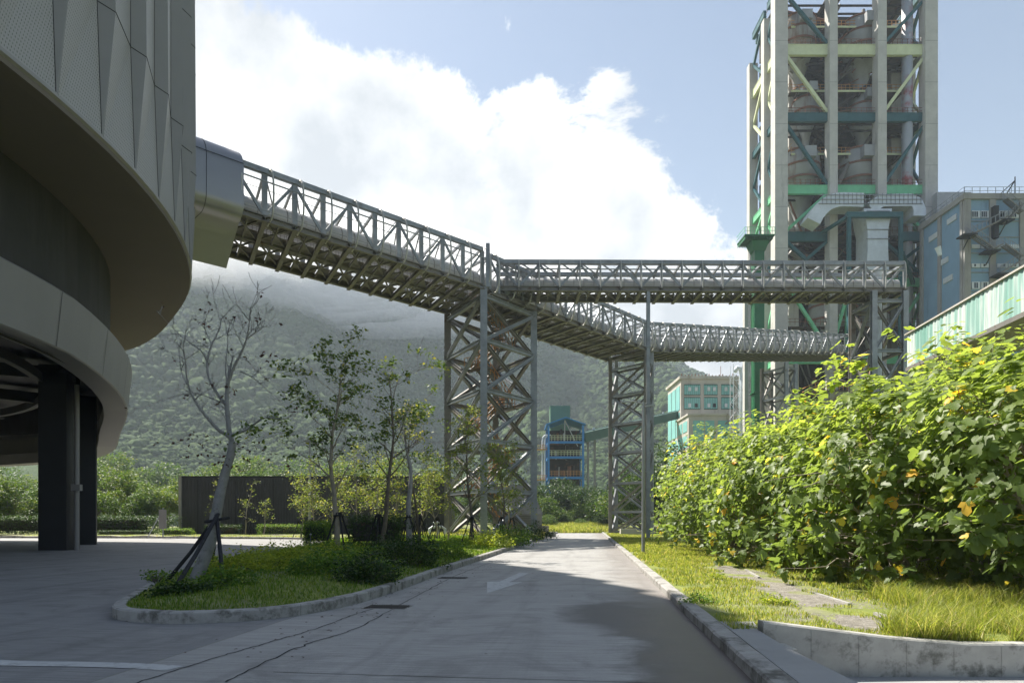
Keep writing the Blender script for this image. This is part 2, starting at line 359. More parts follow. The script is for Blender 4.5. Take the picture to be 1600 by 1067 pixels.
def perf_mat():
    m, t, b = newmat('perforated_panel'); g = t.nodes.new('ShaderNodeTexCoord')
    u = g.outputs['UV']; mp = t.nodes.new('ShaderNodeMapping'); mp.inputs['Scale'].default_value = (1, 1, 1); t.links.new(u, mp.inputs[0])
    br = t.nodes.new('ShaderNodeTexBrick'); t.links.new(mp.outputs[0], br.inputs['Vector'])
    br.inputs['Scale'].default_value = 1; br.inputs['Brick Width'].default_value = .115; br.inputs['Row Height'].default_value = .15
    br.inputs['Mortar Size'].default_value = .045; br.inputs['Mortar Smooth'].default_value = .1
    br.inputs['Color1'].default_value = (.075, .073, .072, 1); br.inputs['Color2'].default_value = (.15, .147, .147, 1); br.inputs['Mortar'].default_value = (.33, .322, .322, 1)
    t.links.new(br.outputs['Color'], b.inputs['Base Color']); b.inputs['Roughness'].default_value = .6; b.inputs['Metallic'].default_value = .1
    return m
M['perf'] = perf_mat()
def sheet_mat():
    m, t, b = newmat('streaked_green_sheeting'); p = geopos(t, (1.1, 1.1, .07)); n = noise_node(t, 1.0, 5, .6, p)
    c = ramp(t, n.outputs['Fac'], [(.36, (.17, .36, .30)), (.47, (.29, .46, .41)), (.55, (.60, .64, .61)), (.66, (.33, .48, .43))])
    t.links.new(c, b.inputs['Base Color']); b.inputs['Roughness'].default_value = .6; return m
M['sheet'] = sheet_mat()

# ------------------------------------------------------------------ foliage tools
TPL = {
 'lobed': (np.array([(0,0,0),(-.36,-.04,.05),(-.60,.34,.02),(-.30,.42,.05),(-.34,.78,-.03),(0,1.08,-.14),(.34,.78,-.03),(.30,.42,.05),(.60,.34,.02),(.36,-.04,.05)]),
           np.array([(0,3,2,1),(0,5,4,3),(0,7,6,5),(0,9,8,7)])),
 'leaf': (np.array([(0,0,0),(-.30,.42,.08),(0,1,-.05),(.30,.42,.08)]), np.array([(0,2,1),(0,3,2)])),
 'blade': (np.array([(-.04,0,0),(.04,0,0),(.02,.6,.06),(-.02,.6,.06)]), None),
}
def unit(a): return a/np.maximum(np.linalg.norm(a, axis=1, keepdims=True), 1e-9)
def leaves(name, cen, axis, nrm, size, tint, mat_, parent=None, tpl='leaf'):
    V, Fc = TPL[tpl]
    a = unit(axis); s = unit(np.cross(a, nrm)); n = np.cross(s, a)
    vs = cen[:, None, :] + size[:, None, None]*(V[None, :, 0, None]*s[:, None, :]+V[None, :, 1, None]*a[:, None, :]+V[None, :, 2, None]*n[:, None, :])
    k = len(V); N_ = len(cen)
    fs = (Fc[None]+(np.arange(N_)*k)[:, None, None]).reshape(-1, Fc.shape[1])
    return np_mesh(name, vs.reshape(-1, 3), fs, mat_, np.repeat(tint, len(Fc)), parent)
def rosettes(tips, r, per, lsize, spread=.3, droop=.35, rng=rg):
    """clusters of leaves round each tip; gives cen, axis, nrm, size"""
    tips = np.asarray(tips); n = len(tips)*per
    c = np.repeat(tips, per, axis=0) + rng.normal(0, 1, (n, 3))*np.array([r, r, r*.6])
    a = rng.normal(0, 1, (n, 3)); a[:, 2] = a[:, 2]*.45-droop
    nm = rng.normal(0, spread, (n, 3)); nm[:, 2] += 1
    return c, a, nm, lsize*rng.uniform(.6, 1.25, n)
def branchy(mb, rng, p, d, L, r, depth, tips, wob=.25, up=.1, kids=(3, 5), nseg=5, mi=0, kl=(.45, .7), sides=6):
    pts = [Vector(p)]; d = Vector(d).normalized(); dirs = [d.copy()]
    for i in range(nseg):
        d = (d + Vector((rng.gauss(0, wob), rng.gauss(0, wob), rng.gauss(0, wob)+up))*.5).normalized()
        pts.append(pts[-1]+d*(L/nseg)); dirs.append(d.copy())
    rr = [max(.006, r*(1-.8*i/nseg)) for i in range(nseg+1)]
    mb.tube(pts, rr, sides if r > .03 else 4, mi, cap=False)
    tips.append((tuple(pts[-1]), depth))
    if depth > 0:
        for k in range(rng.randint(*kids)):
            t = rng.uniform(.3, 1.0); i = min(nseg-1, int(t*nseg)); q = pts[i].lerp(pts[i+1], t*nseg-i)
            sd_ = dirs[i].orthogonal().normalized(); sd_ = Matrix.Rotation(rng.uniform(0, 6.28), 3, dirs[i]) @ sd_
            nd = (dirs[i]*rng.uniform(.5, 1.0)+sd_*rng.uniform(.6, 1.1)).normalized()
            branchy(mb, rng, q, nd, L*rng.uniform(*kl), rr[i]*.6, depth-1, tips, wob, up, kids, max(3, nseg-1), mi, kl, sides)
    return pts
def tiparr(tips, maxdepth=0): return np.array([t for t, d in tips if d <= maxdepth])

# ================================================================== GROUND, ROAD, KERBS
def rl(y): return -4.57+.115*y          # left kerb line of the road
def rr_(y): return 1.63+.115*y          # right kerb line
isl = [(-2.9, 14.0), (-3.38, 12.2), (-4.05, 11.15), (-5.0, 10.72), (-5.75, 10.78), (-6.45, 11.15), (-6.95, 11.9), (-7.45, 13.2), (-8.2, 15.2), (-9.6, 19), (-10.9, 25), (-11.6, 32), (-12.2, 40), (-13.0, 47), (-14.5, 54), (-17.5, 60), (-22, 63.5), (-34, 66), (-60, 67.5), (-110, 69)]
left_line = [(rl(95), 95), (rl(70), 70), (rl(50), 50), (rl(38), 38), (rl(28), 28), (rl(21.5), 21.5), (-2.5, 17.2)]
isl_outline = left_line + isl
def catmull(pts, k=4):
    out = []
    for i in range(len(pts)-1):
        p0 = pts[max(i-1, 0)]; p1 = pts[i]; p2 = pts[i+1]; p3 = pts[min(i+2, len(pts)-1)]
        for j in range(k):
            t = j/k
            out.append(tuple(.5*((2*b)+(-a+c)*t+(2*a-5*b+4*c-d)*t*t+(-a+3*b-3*c+d)*t**3) for a, b, c, d in zip(p0, p1, p2, p3)))
    out.append(tuple(pts[-1])); return out
islc = catmull(isl_outline, 5)
HOLE = (3.28, 16, 2.0, 8.9)
g = MB()
X0, X1, Y0, Y1 = -700, 900, -60, 420
hx0, hx1, hy0, hy1 = HOLE
for (a, b, c, d) in ((X0, hx0, Y0, Y1), (hx0, hx1, Y0, hy0), (hx0, hx1, hy1, Y1), (hx1, X1, Y0, Y1)):
    g.add([(a, c, -.02), (b, c, -.02), (b, d, -.02), (a, d, -.02)], [(0, 1, 2, 3)])
T(g.build('ground', M['ground']), kind='structure')
g = MB().add([(3.1, 1.0, -.42), (16.2, 1.0, -.42), (16.2, 9.0, -.42), (3.1, 9.0, -.42)], [(0, 1, 2, 3)])
T(g.build('sunken_path', M['slab']), kind='structure')
# paving: lane and parking lot
lane = [(rl(y)-.4, y) for y in (-6, 0, 8, 20, 60, 97)] + [(rr_(y)+.1, y) for y in (97, 60, 20, 8, 0, -6)]
MBx = MB().add([(x, y, .004) for x, y in lane], [tuple(range(len(lane)))[::-1]])
T(MBx.build('road', M['road']), kind='structure')
lot = [(rl(-10)-.41, -10), (rl(20)-.41, 20), (-9, 60), (-16, 62), (-34, 66.3), (-110, 69.5), (-110, -10)]
T(MB().add([(x, y, .003) for x, y in lot], [tuple(range(len(lot)))]).build('parking_lot', M['lot']), kind='structure')

def offset_line(pts, o):
    out = []
    for i, p in enumerate(pts):
        a = Vector((*pts[max(i-1, 0)][:2], 0)); b = Vector((*pts[min(i+1, len(pts)-1)][:2], 0)); d = (b-a).normalized()
        out.append((p[0]-d.y*o, p[1]+d.x*o))
    return out
def kerb(name, pts, wdt, h, matr, side=1, ch=.025):
    """profile extruded along pts (outer foot line); side=+1 body lies to the left of travel"""
    prof = [(0, -.02), (0, h-ch), (ch, h), (wdt, h), (wdt, -.02)]
    mb = MB(); vs = []; 
    for o, z in prof:
        L = offset_line(pts, o*side)
        vs.append([(x+rnd.uniform(-.004, .004), y, z+(.0 if z < 0 else rnd.uniform(-.004, .004))) for x, y in L])
    n = len(pts); allv = [v for row in vs for v in row]
    fs = [((k+1)*n+i, (k+1)*n+i+1, k*n+i+1, k*n+i) for k in range(len(prof)-1) for i in range(n-1)]
    mb.add(allv, fs)
    acc_ = 0; nxt_ = 1.6                                 # dark joints every metre or so
    L0 = offset_line(pts, -.004*side); L1 = offset_line(pts, (wdt+.002)*side)
    for i in range(1, n-1):
        acc_ += math.dist(pts[i-1], pts[i])
        if acc_ > nxt_:
            acc_ = 0; nxt_ = rnd.uniform(1.9, 3.2); a = Vector((*L0[i], 0)); b = Vector((*L1[i], 0)); t = Vector((pts[i+1][0]-pts[i-1][0], pts[i+1][1]-pts[i-1][1], 0)).normalized()*.003
            mb.add([a-t, a+t, a+t+Vector((0, 0, h+.004)), a-t+Vector((0, 0, h+.004)), b+t+Vector((0, 0, h+.004)), b-t+Vector((0, 0, h+.004))], [(0, 1, 2, 3), (3, 2, 4, 5)], 1)
    return T(mb.build(name, [matr, M['joint']]), kind='structure')
def dens(pts, step=.5, near=60):
    out = []
    for a, b in zip(pts[:-1], pts[1:]):
        L = math.dist(a, b); k = max(1, int(L/(step if a[1] < near else step*4)))
        out += [(a[0]+(b[0]-a[0])*j/k, a[1]+(b[1]-a[1])*j/k) for j in range(k)]
    return out+[pts[-1]]
kerb('island_kerb', dens(islc, .34), .2, .19, M['kerb'], side=-1)
right_line = [(rr_(y), y) for y in np.arange(2, 97.5, .5)]
kerb('road_kerb', right_line, .24, .15, M['kerb'], side=-1)
# planted verges (real surfaces, gently mounded)
inner = offset_line(islc, -.2)
def verge_z(x, y): return .17+.10*mnoise.noise(Vector((x*.35, y*.35, 3)))+.05
def fill_poly(name, poly, zf, step, matr):
    """grid clipped by point-in-polygon, plus rim ring"""
    import bmesh
    bm = bmesh.new(); vs = [bm.verts.new((x, y, 0)) for x, y in poly]; f = bm.faces.new(vs)
    bmesh.ops.triangulate(bm, faces=[f])
    xs = [p[0] for p in poly]; ys = [p[1] for p in poly]
    for ax, lo, hi in ((0, min(xs), max(xs)), (1, min(ys), max(ys))):
        c = lo+step
        while c < hi:
            co = (c, 0, 0) if ax == 0 else (0, c, 0); no = (1, 0, 0) if ax == 0 else (0, 1, 0)
            bmesh.ops.bisect_plane(bm, geom=bm.verts[:]+bm.edges[:]+bm.faces[:], plane_co=co, plane_no=no)
            c += step
    for v in bm.verts: v.co.z = zf(v.co.x, v.co.y)
    bmesh.ops.recalc_face_normals(bm, faces=bm.faces[:])
    me = bpy.data.meshes.new(name); bm.to_mesh(me); bm.free(); me.materials.append(matr)
    me.polygons.foreach_set('use_smooth', [True]*len(me.polygons))
    o = link(bpy.data.objects.new(name, me)); return T(o, kind='structure')
poly = inner + [(-110, 82), (rl(95)-.2, 96)]
poly = [p for i, p in enumerate(poly) if i == 0 or math.dist(p, poly[i-1]) > .05]
def in_poly(x, y, pl):
    c = False; j = len(pl)-1
    for i in range(len(pl)):
        if (pl[i][1] > y) != (pl[j][1] > y) and x < (pl[j][0]-pl[i][0])*(y-pl[i][1])/(pl[j][1]-pl[i][1])+pl[i][0]: c = not c
        j = i
    return c
inner_c = poly
ISLN = np.array(dens(islc, 1.0))
def isl_z(x, y):
    dist = float(np.min(np.hypot(ISLN[:, 0]-x, ISLN[:, 1]-y)))
    t = max(0, min(1, (dist-.3)/1.6)); return .165+.17*t*(.75+.5*mnoise.noise(Vector((x*.4, y*.4, 2))))
fill_poly('island_lawn', poly, isl_z, 1.2, M['ground'])
def right_z(x, y):
    t = max(0, min(1, (x-rr_(y))/4.2)); return .15-.19*t*(1 if y < 12 else .55) + .03*mnoise.noise(Vector((x*.8, y*.8, 5)))
gv = MB(); nx, ny = 26, 60
ys = [9.12+(i/ny)**1.6*90 for i in range(ny+1)]
vv = []
for y in ys:
    x0 = rr_(y)+.235
    for i in range(nx+1):
        x = x0+(i/nx)**1.3*26
        vv.append((x, y, right_z(x, y)))
gv.add(vv, [(j*(nx+1)+i, j*(nx+1)+i+1, (j+1)*(nx+1)+i+1, (j+1)*(nx+1)+i) for j in range(ny) for i in range(nx)])
T(gv.build('roadside_verge', M['ground'], smooth=True), kind='structure')

# slab, steps, retaining wall
s = MB()
sx = lambda y: rr_(y)+.245
s.prism([(sx(3.5), 3.5), (3.02, 3.5), (3.16, 7.8), (3.27, 8.95), (3.5, 9.9), (sx(9.9), 9.9)], -.1, .158)
o = s.build('sidewalk_slab', M['slab']); T(o, kind='structure')
st = MB()
for k in range(8):
    y1 = 8.3-k*.42; xx = 3.2+(y1-8.3)*.035
    st.box(xx-.03, xx+.10, y1-.42, y1-.003, -.41, .13-k*.065)
T(st.build('stair_edge', M['rwall']), 'stepped concrete stair edge descending beside the pavement slab', 'stairs')
rw = MB()
def rwz(x): return max(-.02, .27-.125*max(0, x-3.3))
xs = [3.28, 3.7, 4.2, 5, 6, 6.5, 8, 10, 14]
vs = []
for x in xs:
    z = rwz(x)+.03
    vs += [(x, 8.9, -.43), (x, 8.9, z-.02), (x, 8.92, z), (x, 9.10, z), (x, 9.12, z-.02), (x, 9.12, -.43)]
for i in range(len(xs)-1): rw.add([], [])
rw.add(vs, [((i+1)*6+k, i*6+k, i*6+k+1, (i+1)*6+k+1) for i in range(len(xs)-1) for k in range(5)] + [(0, 1, 2, 3, 4, 5)])
for k in range(13): x = 3.9+k*.62; rw.box(x, x+.006, 8.894, 8.899, -.42, rwz(x)-.01)
T(rw.build('retaining_wall', M['rwall']), 'low board marked concrete retaining wall holding back the grassy verge', 'retaining wall')

# road joints and markings
def ribbon(name, pts, wdt, z, matr, jit=.0, parent=None):
    mb = MB(); a = offset_line(pts, wdt/2); b = offset_line(pts, -wdt/2); n = len(pts)
    vs = [(x+rnd.uniform(-jit, jit), y+rnd.uniform(-jit, jit), z) for x, y in a]+[(x+rnd.uniform(-jit, jit), y+rnd.uniform(-jit, jit), z) for x, y in b]
    mb.add(vs, [(i, n+i, n+i+1, i+1) for i in range(n-1)]); return T(mb.build(name, matr, parent), kind='structure')
def pz(pxs, k=6):
    q = [tuple(PZ(x, y, 0)[:2]) for x, y in pxs]; return catmull(q, k)
def gutter(y): return (rl(y)+1.0, y)
ribbon('pavement_joint', [(x+rnd.gauss(0, .012), y) for x, y in pz([(770, 878), (715, 898), (640, 937), (560, 980), (470, 1010), (350, 1066)], 14)], .022, .0085, M['joint'], .006)
ribbon('pavement_joint', [(x+rnd.gauss(0, .01), y) for x, y in pz([(612, 944), (560, 958), (500, 980), (420, 1004), (330, 1030), (190, 1075)], 14)], .022, .0085, M['joint'], .006)
for yy in (7.25, 16.2, 23, 31, 40, 50, 62, 76):
    ribbon('pavement_joint', [(rl(yy)+(.9 if yy > 12 else 1.2)+(rr_(yy)-rl(yy)-1.0)*i/30, yy-.115*(i/30)*5.6+rnd.gauss(0, .004)) for i in range(31)], .014 if yy < 20 else .03, .0085, M['joint'], .002)
for yy in (18.5, 27.5):
    ribbon('pavement_joint', [(-11-i*1.5, yy+.05*i) for i in range(30)], .02, .0085, M['joint'], .004)
ribbon('road_marking', pz([(-60, 1033), (30, 1037), (110, 1038), (190, 1040), (250, 1043), (272, 1045)]), .25, .0095, M['paint'], .004)
ribbon('road_marking', pz([(440, 865), (470, 860), (500, 856)]), .12, .0095, M['paint'], 0)
ar = MB(); A = [(762, 927), (757, 913), (752, 906)]
pts = [(761, 927), (817, 909), (796, 909.5), (826, 895.5), (812, 894.5), (781, 908.5), (761, 909)]
ar.add([(*PZ(x, y, 0)[:2], .0095) for x, y in pts], [(0, 1, 2, 5, 6), (2, 3, 4, 5)])
T(ar.build('road_marking', M['paint']), kind='structure')
for i, (px, py, lb) in enumerate(((605, 948.5, 'dark slotted gully cover in the road beside the rounded kerb'), (708, 903, 'dark slotted gully cover further up the road near the kerb'))):
    c = PZ(px, py, 0); gt = MB(); gt.box(-.42, .42, -.28, .28, .004, .012)
    o = gt.build('gully_frame', M['kerb']); o.location = (c.x, c.y, 0); 
    root = empty('gully_grate', (c.x, c.y, 0), lb, 'drain cover', 'gully covers along the left kerb'); root.rotation_euler.z = -.12
    o.parent = root; o.location = (0, 0, 0)
    gb = MB()
    for k in range(16): gb.box(-.37+k*.047, -.345+k*.047, -.23, .23, .013, .022)
    gb.box(-.38, .40, -.24, .24, .0125, .0135); gb.build('bars', M['iron'], root)

# ================================================================== ROUND BUILDING
CXB, CYB = -52.0, 26.0
def RB(th):                                   # outer plan radius, th from +X towards +Y (radians)
    d = math.degrees(th); t = max(0, min(1, (d-36)/30)); return 36+2.0*t*t*(3-2*t)
def pl(th, off=0): r = RB(th)-off; return CXB+r*math.cos(th), CYB+r*math.sin(th)
bld = empty('round_building', (CXB, CYB, 0), 'huge round grey building with pleated perforated facade and curved soffit rings', 'building')
def loc(o): o.location = (-CXB, -CYB, 0); return o
ths = [R(a) for a in np.arange(-100, 261, 3)]
def ring(name, prof, matr, th=ths, smooth=True, closed=False):
    """prof: function(th)-> list of (offset inward, z)"""
    mb = MB(); rows = []
    for t in th: rows += [(*pl(t, o), z) for o, z in prof(t)]
    k = len(prof(0)); n = len(th)
    fs = [(i*k+j, (i+1)*k+j, (i+1)*k+j+1, i*k+j+1) for i in range(n-1) for j in range(k-1)]
    mb.add(rows, fs); return loc(mb.build(name, matr, bld, smooth=False))
ZR = 16.6
HB = 35.2
# soffit between facade foot and recessed drum wall
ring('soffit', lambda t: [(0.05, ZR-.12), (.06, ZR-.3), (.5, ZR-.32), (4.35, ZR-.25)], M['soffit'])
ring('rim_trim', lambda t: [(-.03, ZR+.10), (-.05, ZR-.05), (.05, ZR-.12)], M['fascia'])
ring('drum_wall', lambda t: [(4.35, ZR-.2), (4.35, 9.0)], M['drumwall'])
def fz(t):
    d = math.degrees(t)
    return 9.1-(0 if d < 8 else (.8*min(1, (d-8)/22))) - (0 if d < 30 else 1.3*min(1, (d-30)/18)) - (0 if d < 48 else .5*min(1, (d-48)/30))
def foff(t):
    d = math.degrees(t); return 3.2 if d < 40 else 3.2-.9*min(1, (d-40)/25)
ring('fascia', lambda t: [(4.34, fz(t)+2.62), (foff(t)+.1, fz(t)+2.5), (foff(t), fz(t)+2.4), (foff(t)+.25, fz(t)+.05), (foff(t)+.32, fz(t)), (foff(t)+1.5, fz(t)+.02), (foff(t)+1.5, fz(t)+.9)], M['fascia'])
for a in np.arange(-98, 100, 8.5):
    t = R(a+2); dt = R(.03); p = [(foff(t)-.006, fz(t)+2.4), (foff(t)+.244, fz(t)+.05)]; jm = MB()
    jm.add([(*pl(t-dt, p[0][0]), p[0][1]), (*pl(t+dt, p[0][0]), p[0][1]), (*pl(t+dt, p[1][0]), p[1][1]), (*pl(t-dt, p[1][0]), p[1][1])], [(0, 1, 2, 3)])
    loc(jm.build('fascia_joint', M['joint'], bld))
# dark ceiling, curved ribs below it
cl = MB(); n = 72
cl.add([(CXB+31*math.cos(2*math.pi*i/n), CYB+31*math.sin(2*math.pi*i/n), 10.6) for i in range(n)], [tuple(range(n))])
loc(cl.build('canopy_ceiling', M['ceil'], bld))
for rr, zz, dz in ((28.5, 9.9, .5), (24, 9.7, .45), (19, 9.5, .6), (13, 9.4, .5)):
    mb = MB(); k = 80; vs = []
    for i in range(k+1):
        a = 2*math.pi*i/k; c_, s_ = math.cos(a), math.sin(a)
        vs += [(CXB+rr*c_, CYB+rr*s_, zz), (CXB+rr*c_, CYB+rr*s_, zz-dz), (CXB+(rr-.35)*c_, CYB+(rr-.35)*s_, zz-dz), (CXB+(rr-.35)*c_, CYB+(rr-.35)*s_, zz)]
    mb.add(vs, [(i*4+j, (i+1)*4+j, (i+1)*4+(j+1) % 4, i*4+(j+1) % 4) for i in range(k) for j in range(4)])
    loc(mb.build('ceiling_rib', M['ceil'], bld))
for k in range(18):
    a = R(20*k+6); mb = MB(); mb.beam((CXB+12*math.cos(a), CYB+12*math.sin(a), 10.0), (CXB+30*math.cos(a), CYB+30*math.sin(a), 10.0), .4, .7)
    loc(mb.build('ceiling_beam', M['ceil'], bld))
# columns: two seen beside each other, and the rest of the ring
def column(x, y, wx, wy, ang=0):
    mb = MB(); mb.box(-wx/2, wx/2, -wy/2, wy/2, 0, 10.4); o = mb.build('column', M['black'], bld); o.location = (x-CXB, y-CYB, 0); o.rotation_euler.z = ang; return o
column(-25.85, 39.0, 1.45, 1.6, .15); column(-30.3, 48.3, 1.55, 1.6, .5)
for a in (-75, -52, -30, 78, 105, 135): column(CXB+29*math.cos(R(a)), CYB+29*math.sin(R(a)), 1.5, 1.5, R(a))
for a in range(0, 360, 45): column(CXB+14*math.cos(R(a+12)), CYB+14*math.sin(R(a+12)), 1.3, 1.3, R(a))
mb = MB(); mb.tube([(-24.8, 38.9, 0), (-24.8, 38.9, 9.4)], .13, 10); loc(mb.build('downpipe', M['fascia'], bld))
mb = MB(); mb.box(-24.75, -24.25, 38.3, 38.55, 3.35, 3.7); mb.tube([(-24.8, 38.9, 3.6), (-24.5, 38.45, 3.6)], .04, 6); loc(mb.build('wall_lamp', M['fascia'], bld))
# core of the drum
mb = MB(); n = 60
mb.add([(CXB+8*math.cos(2*math.pi*i/n), CYB+8*math.sin(2*math.pi*i/n), z) for z in (0, 10.5) for i in range(n)], [(i, (i+1) % n, n+(i+1) % n, n+i) for i in range(n)])
loc(mb.build('core_wall', M['drumwall'], bld))
# pleated facade: each module a perforated broad face and a smooth wedge opening upwards
mod = 2.6/36.0; smooth_mb = MB(); pv = []; pf = []; puv = []; lines = MB()
tiers = [(ZR, 8.2), (ZR+8.2, 8.2), (ZR+16.4, HB-ZR-16.4)]
a0 = R(-100); k = 0; th0 = R(-3.15)
ids = range(-int((th0+R(100))/mod), int((R(255)-th0)/mod))
for i in ids:
    ta = th0+i*mod; tb = ta+mod
    def pt(f, z, off): x, y = pl(ta+(tb-ta)*f, off); return Vector((x, y, z))
    zj = 21.9; zk = 29.3; fr = .17
    b0 = pt(0, ZR, 0); b1 = pt(1, ZR, 0)
    j0, jr, j1 = pt(0, zj, .18), pt(fr, zj-.12, -.30), pt(1, zj, .18)
    k0, kr, k1 = pt(0, zk, .18), pt(fr*.95, zk-.12, -.26), pt(1, zk, .18)
    t0, tr_, t1 = pt(0, HB, .18), pt(fr*.9, HB, -.22), pt(1, HB, .18)
    br0 = pt(.03, ZR, -.03)
    smooth_mb.add([b0, br0, jr, j0], [(0, 1, 2, 3)]); smooth_mb.add([j0, jr, kr, k0], [(0, 1, 2, 3)]); smooth_mb.add([k0, kr, tr_, t0], [(0, 1, 2, 3)])
    def addp(q, uv):
        b = len(pv); pv.extend(q); pf.append(tuple(range(b, b+len(q)))); puv.extend(uv)
    u1 = 2.6
    addp([br0, b1, j1, jr], [(.08, 0), (u1, 0), (u1, zj-ZR), (u1*fr, zj-ZR)])
    addp([jr, j1, k1, kr], [(u1*fr, 0), (u1, 0), (u1, zk-zj), (u1*fr*.85, zk-zj)])
    addp([kr, k1, t1, tr_], [(u1*fr*.85, 0), (u1, 0), (u1, HB-zk), (u1*fr*.7, HB-zk)])
    out = (pt(.5, 0, -1)-pt(.5, 0, 0)).normalized()*.004
    lines.tube([j0+out, jr+out, j1+out], .02, 4); lines.tube([k0+out, kr+out, k1+out], .02, 4); lines.tube([b0+out, j0+out, k0+out, t0+out], .016, 4)
loc(smooth_mb.build('smooth_panel', M['panel'], bld))
me = bpy.data.meshes.new('perforated_panel'); me.from_pydata([tuple(v) for v in pv], [], pf); me.materials.append(M['perf'])
uvl = me.uv_layers.new(name='UVMap'); uvl.data.foreach_set('uv', [c for uv in puv for c in uv]); me.update()
loc(link(bpy.data.objects.new('perforated_panel', me), bld))
loc(lines.build('panel_joint', M['joint'], bld))
mb = MB(); n = 72
mb.add([(*pl(R(-100+5*i), .6), HB-.1) for i in range(n)], [tuple(range(n))]); loc(mb.build('roof', M['drumwall'], bld))
# drum behind the facade so nothing shows through
ring('inner_wall', lambda t: [(1.1, ZR-.2), (1.1, HB-.1)], M['drumwall'])

# ================================================================== CONVEYOR GALLERIES
def gallery(name, label, p0, p1, width, height, n, pipes, postw, hoopr=.05, bulge=.55, steel='steel', far_skew=0.0, hoops_far=True, cat='conveyor gallery', group=None, ext=0):
    p0, p1 = Vector(p0), Vector(p1); root = empty(name, p0, label, cat, group)
    e = (p1-p0); L = e.length; e.normalize(); r = e.cross(Vector((0, 0, 1))).normalized()   # r points to the near (camera) side
    if r.y > 0 and abs(r.y) > .05: r = -r
    u = Vector((0, 0, 1)); ms = M[steel]; mb_ = M['steel_brown']
    def q(t, o, z): return e*(t*L) - r*o + u*z + e*(far_skew*o/width)   # o: distance from near chord
    def part(nm, mb, m_): return mb.build(nm, m_, root)
    cw = postw
    part('bottom_chord', MB().beam(q(0, 0, 0), q(1, 0, 0), .3, .42, prof='I'), mb_)
    part('bottom_chord', MB().beam(q(0, width, 0), q(1, width, 0), .3, .42, prof='I'), mb_)
    part('top_chord', MB().beam(q(0, 0, height), q(1, 0, height), .34, .34), ms)
    part('top_chord', MB().beam(q(0, width, height), q(1, width, height), .34, .34), ms)
    part('side_rail', MB().tube([q(0, 0, height*.7)+r*bulge*.8, q(1, 0, height*.7)+r*bulge*.8], .055, 6), ms)
    for zz_ in (.12, .5, .86): part('side_rail', MB().tube([q(0, 0, height*zz_)+r*(bulge*math.sin(math.pi*zz_)**.6-.02), q(1, 0, height*zz_)+r*(bulge*math.sin(math.pi*zz_)**.6-.02)], .022, 5), ms)
    for i in range(n+1):
        t = i/n
        part('post', MB().beam(q(t, 0, .2), q(t, 0, height-.1), .14, postw, up=e), ms)
        part('post', MB().beam(q(t, width, .2), q(t, width, height-.1), .14, postw, up=e), ms)
        part('cross_beam', MB().beam(q(t, -.35, -.12), q(t, width+.35, -.12), .3, .3, prof='I'), mb_)
        part('roof_beam', MB().beam(q(t, .1, height), q(t, width-.1, height), .16, .2), ms)
        for o0, sg in ((0, -1), (width, 1)):
            if sg == 1 and not hoops_far: continue
            hs = e*(.30 if width > 4 else .0); zs_ = [(.0, height+.22)]+[(bulge*math.sin(math.pi*k/10)**.6 if 0 < k < 10 else .06, height/2+(height/2+.14)*math.cos(math.pi*k/10)) for k in range(11)]+[(-.25, -.3)]
            hp = [q(t, o0, z_)+hs-r*(sg*o_) for o_, z_ in zs_]
            part('hoop', MB().tube(hp, hoopr, 6), M['hoop'])
    for i in range(n):
        a, b = i/n, (i+1)/n
        lo, hi = (a, b) if i % 2 else (b, a)
        part('diagonal', MB().beam(q(lo, .02, .2), q(hi, .02, height-.2), .1, .2), ms)
        part('diagonal', MB().beam(q(hi, width, .2), q(lo, width, height-.2), .1, .2), ms)
        wm = width*.5; fb = MB()
        for o0, o1 in (((.1, wm), (wm, width-.1)) if width > 4 else ((.1, width-.1),)):
            fb.beam(q(a, o0, .02), q(b, o1, .02), .11, .11).beam(q(b, o0, .06), q(a, o1, .06), .11, .11)
        if width > 4: fb.beam(q(a, wm, -.02), q(b, wm, -.02), .16, .2)
        fb.beam(q((a+b)/2, .05, .0), q((a+b)/2, width-.05, .0), .10, .14)
        part('floor_brace', fb, mb_)
        part('roof_brace', MB().beam(q(a, .1, height+.02), q(b, width-.1, height+.02), .1, .1), ms)
    for o, z, rad in pipes:
        mb = MB(); mb.tube([q(-.005, o, z), q(1.005, o, z)], rad, 16)
        pp = part('tube_cover', mb, M['cover'])
        bands = MB()
        for i in range(2*n): bands.tube([q((i+.5)/(2*n)-.02/L, o, z), q((i+.5)/(2*n)+.02/L, o, z)], rad+.025, 16)
        bands.build('clamp_band', M['steel_brown'], pp)
    wk = MB()
    for o, hw_ in (((width*.5, 1.1), (width*.12, .85), (width*.88, .85)) if width > 4 else ((width*.82, .45), (width*.14, .3))):
        for i in range(2*n):
            wk.add([q((i+.04)/(2*n), o-hw_, .22), q((i+.96)/(2*n), o-hw_, .22), q((i+.96)/(2*n), o+hw_, .22), q((i+.04)/(2*n), o+hw_, .22)], [(0, 1, 2, 3)])
    w_ = part('walkway', wk, M['deck'])
    hr = MB()
    for o in ([width*.5-.45, width*.5+.45] if width > 4 else [width*.82-.45]):
        for z in (.7, 1.2): hr.tube([q(0, o, z), q(1, o, z)], .02, 4)
        for i in range(n*2): hr.tube([q(i/(2*n), o, .22), q(i/(2*n), o, 1.2)], .02, 4)
    hr.build('handrail', M['orange'] if width < 4 else M['steel_brown'], w_)
    return root
ZC = 21.6
gC1 = gallery('conveyor_gallery', 'left steel truss conveyor gallery running from the round building to the tall trestle', (-17.9, 43.7, ZC), (-2.55, 58.1, ZC), 7.6, 3.15, 10, [(2.0, 1.15, .85), (5.3, 1.15, .85)], .36, .07, .75, far_skew=2.2, group='tubular conveyor galleries on trestles')
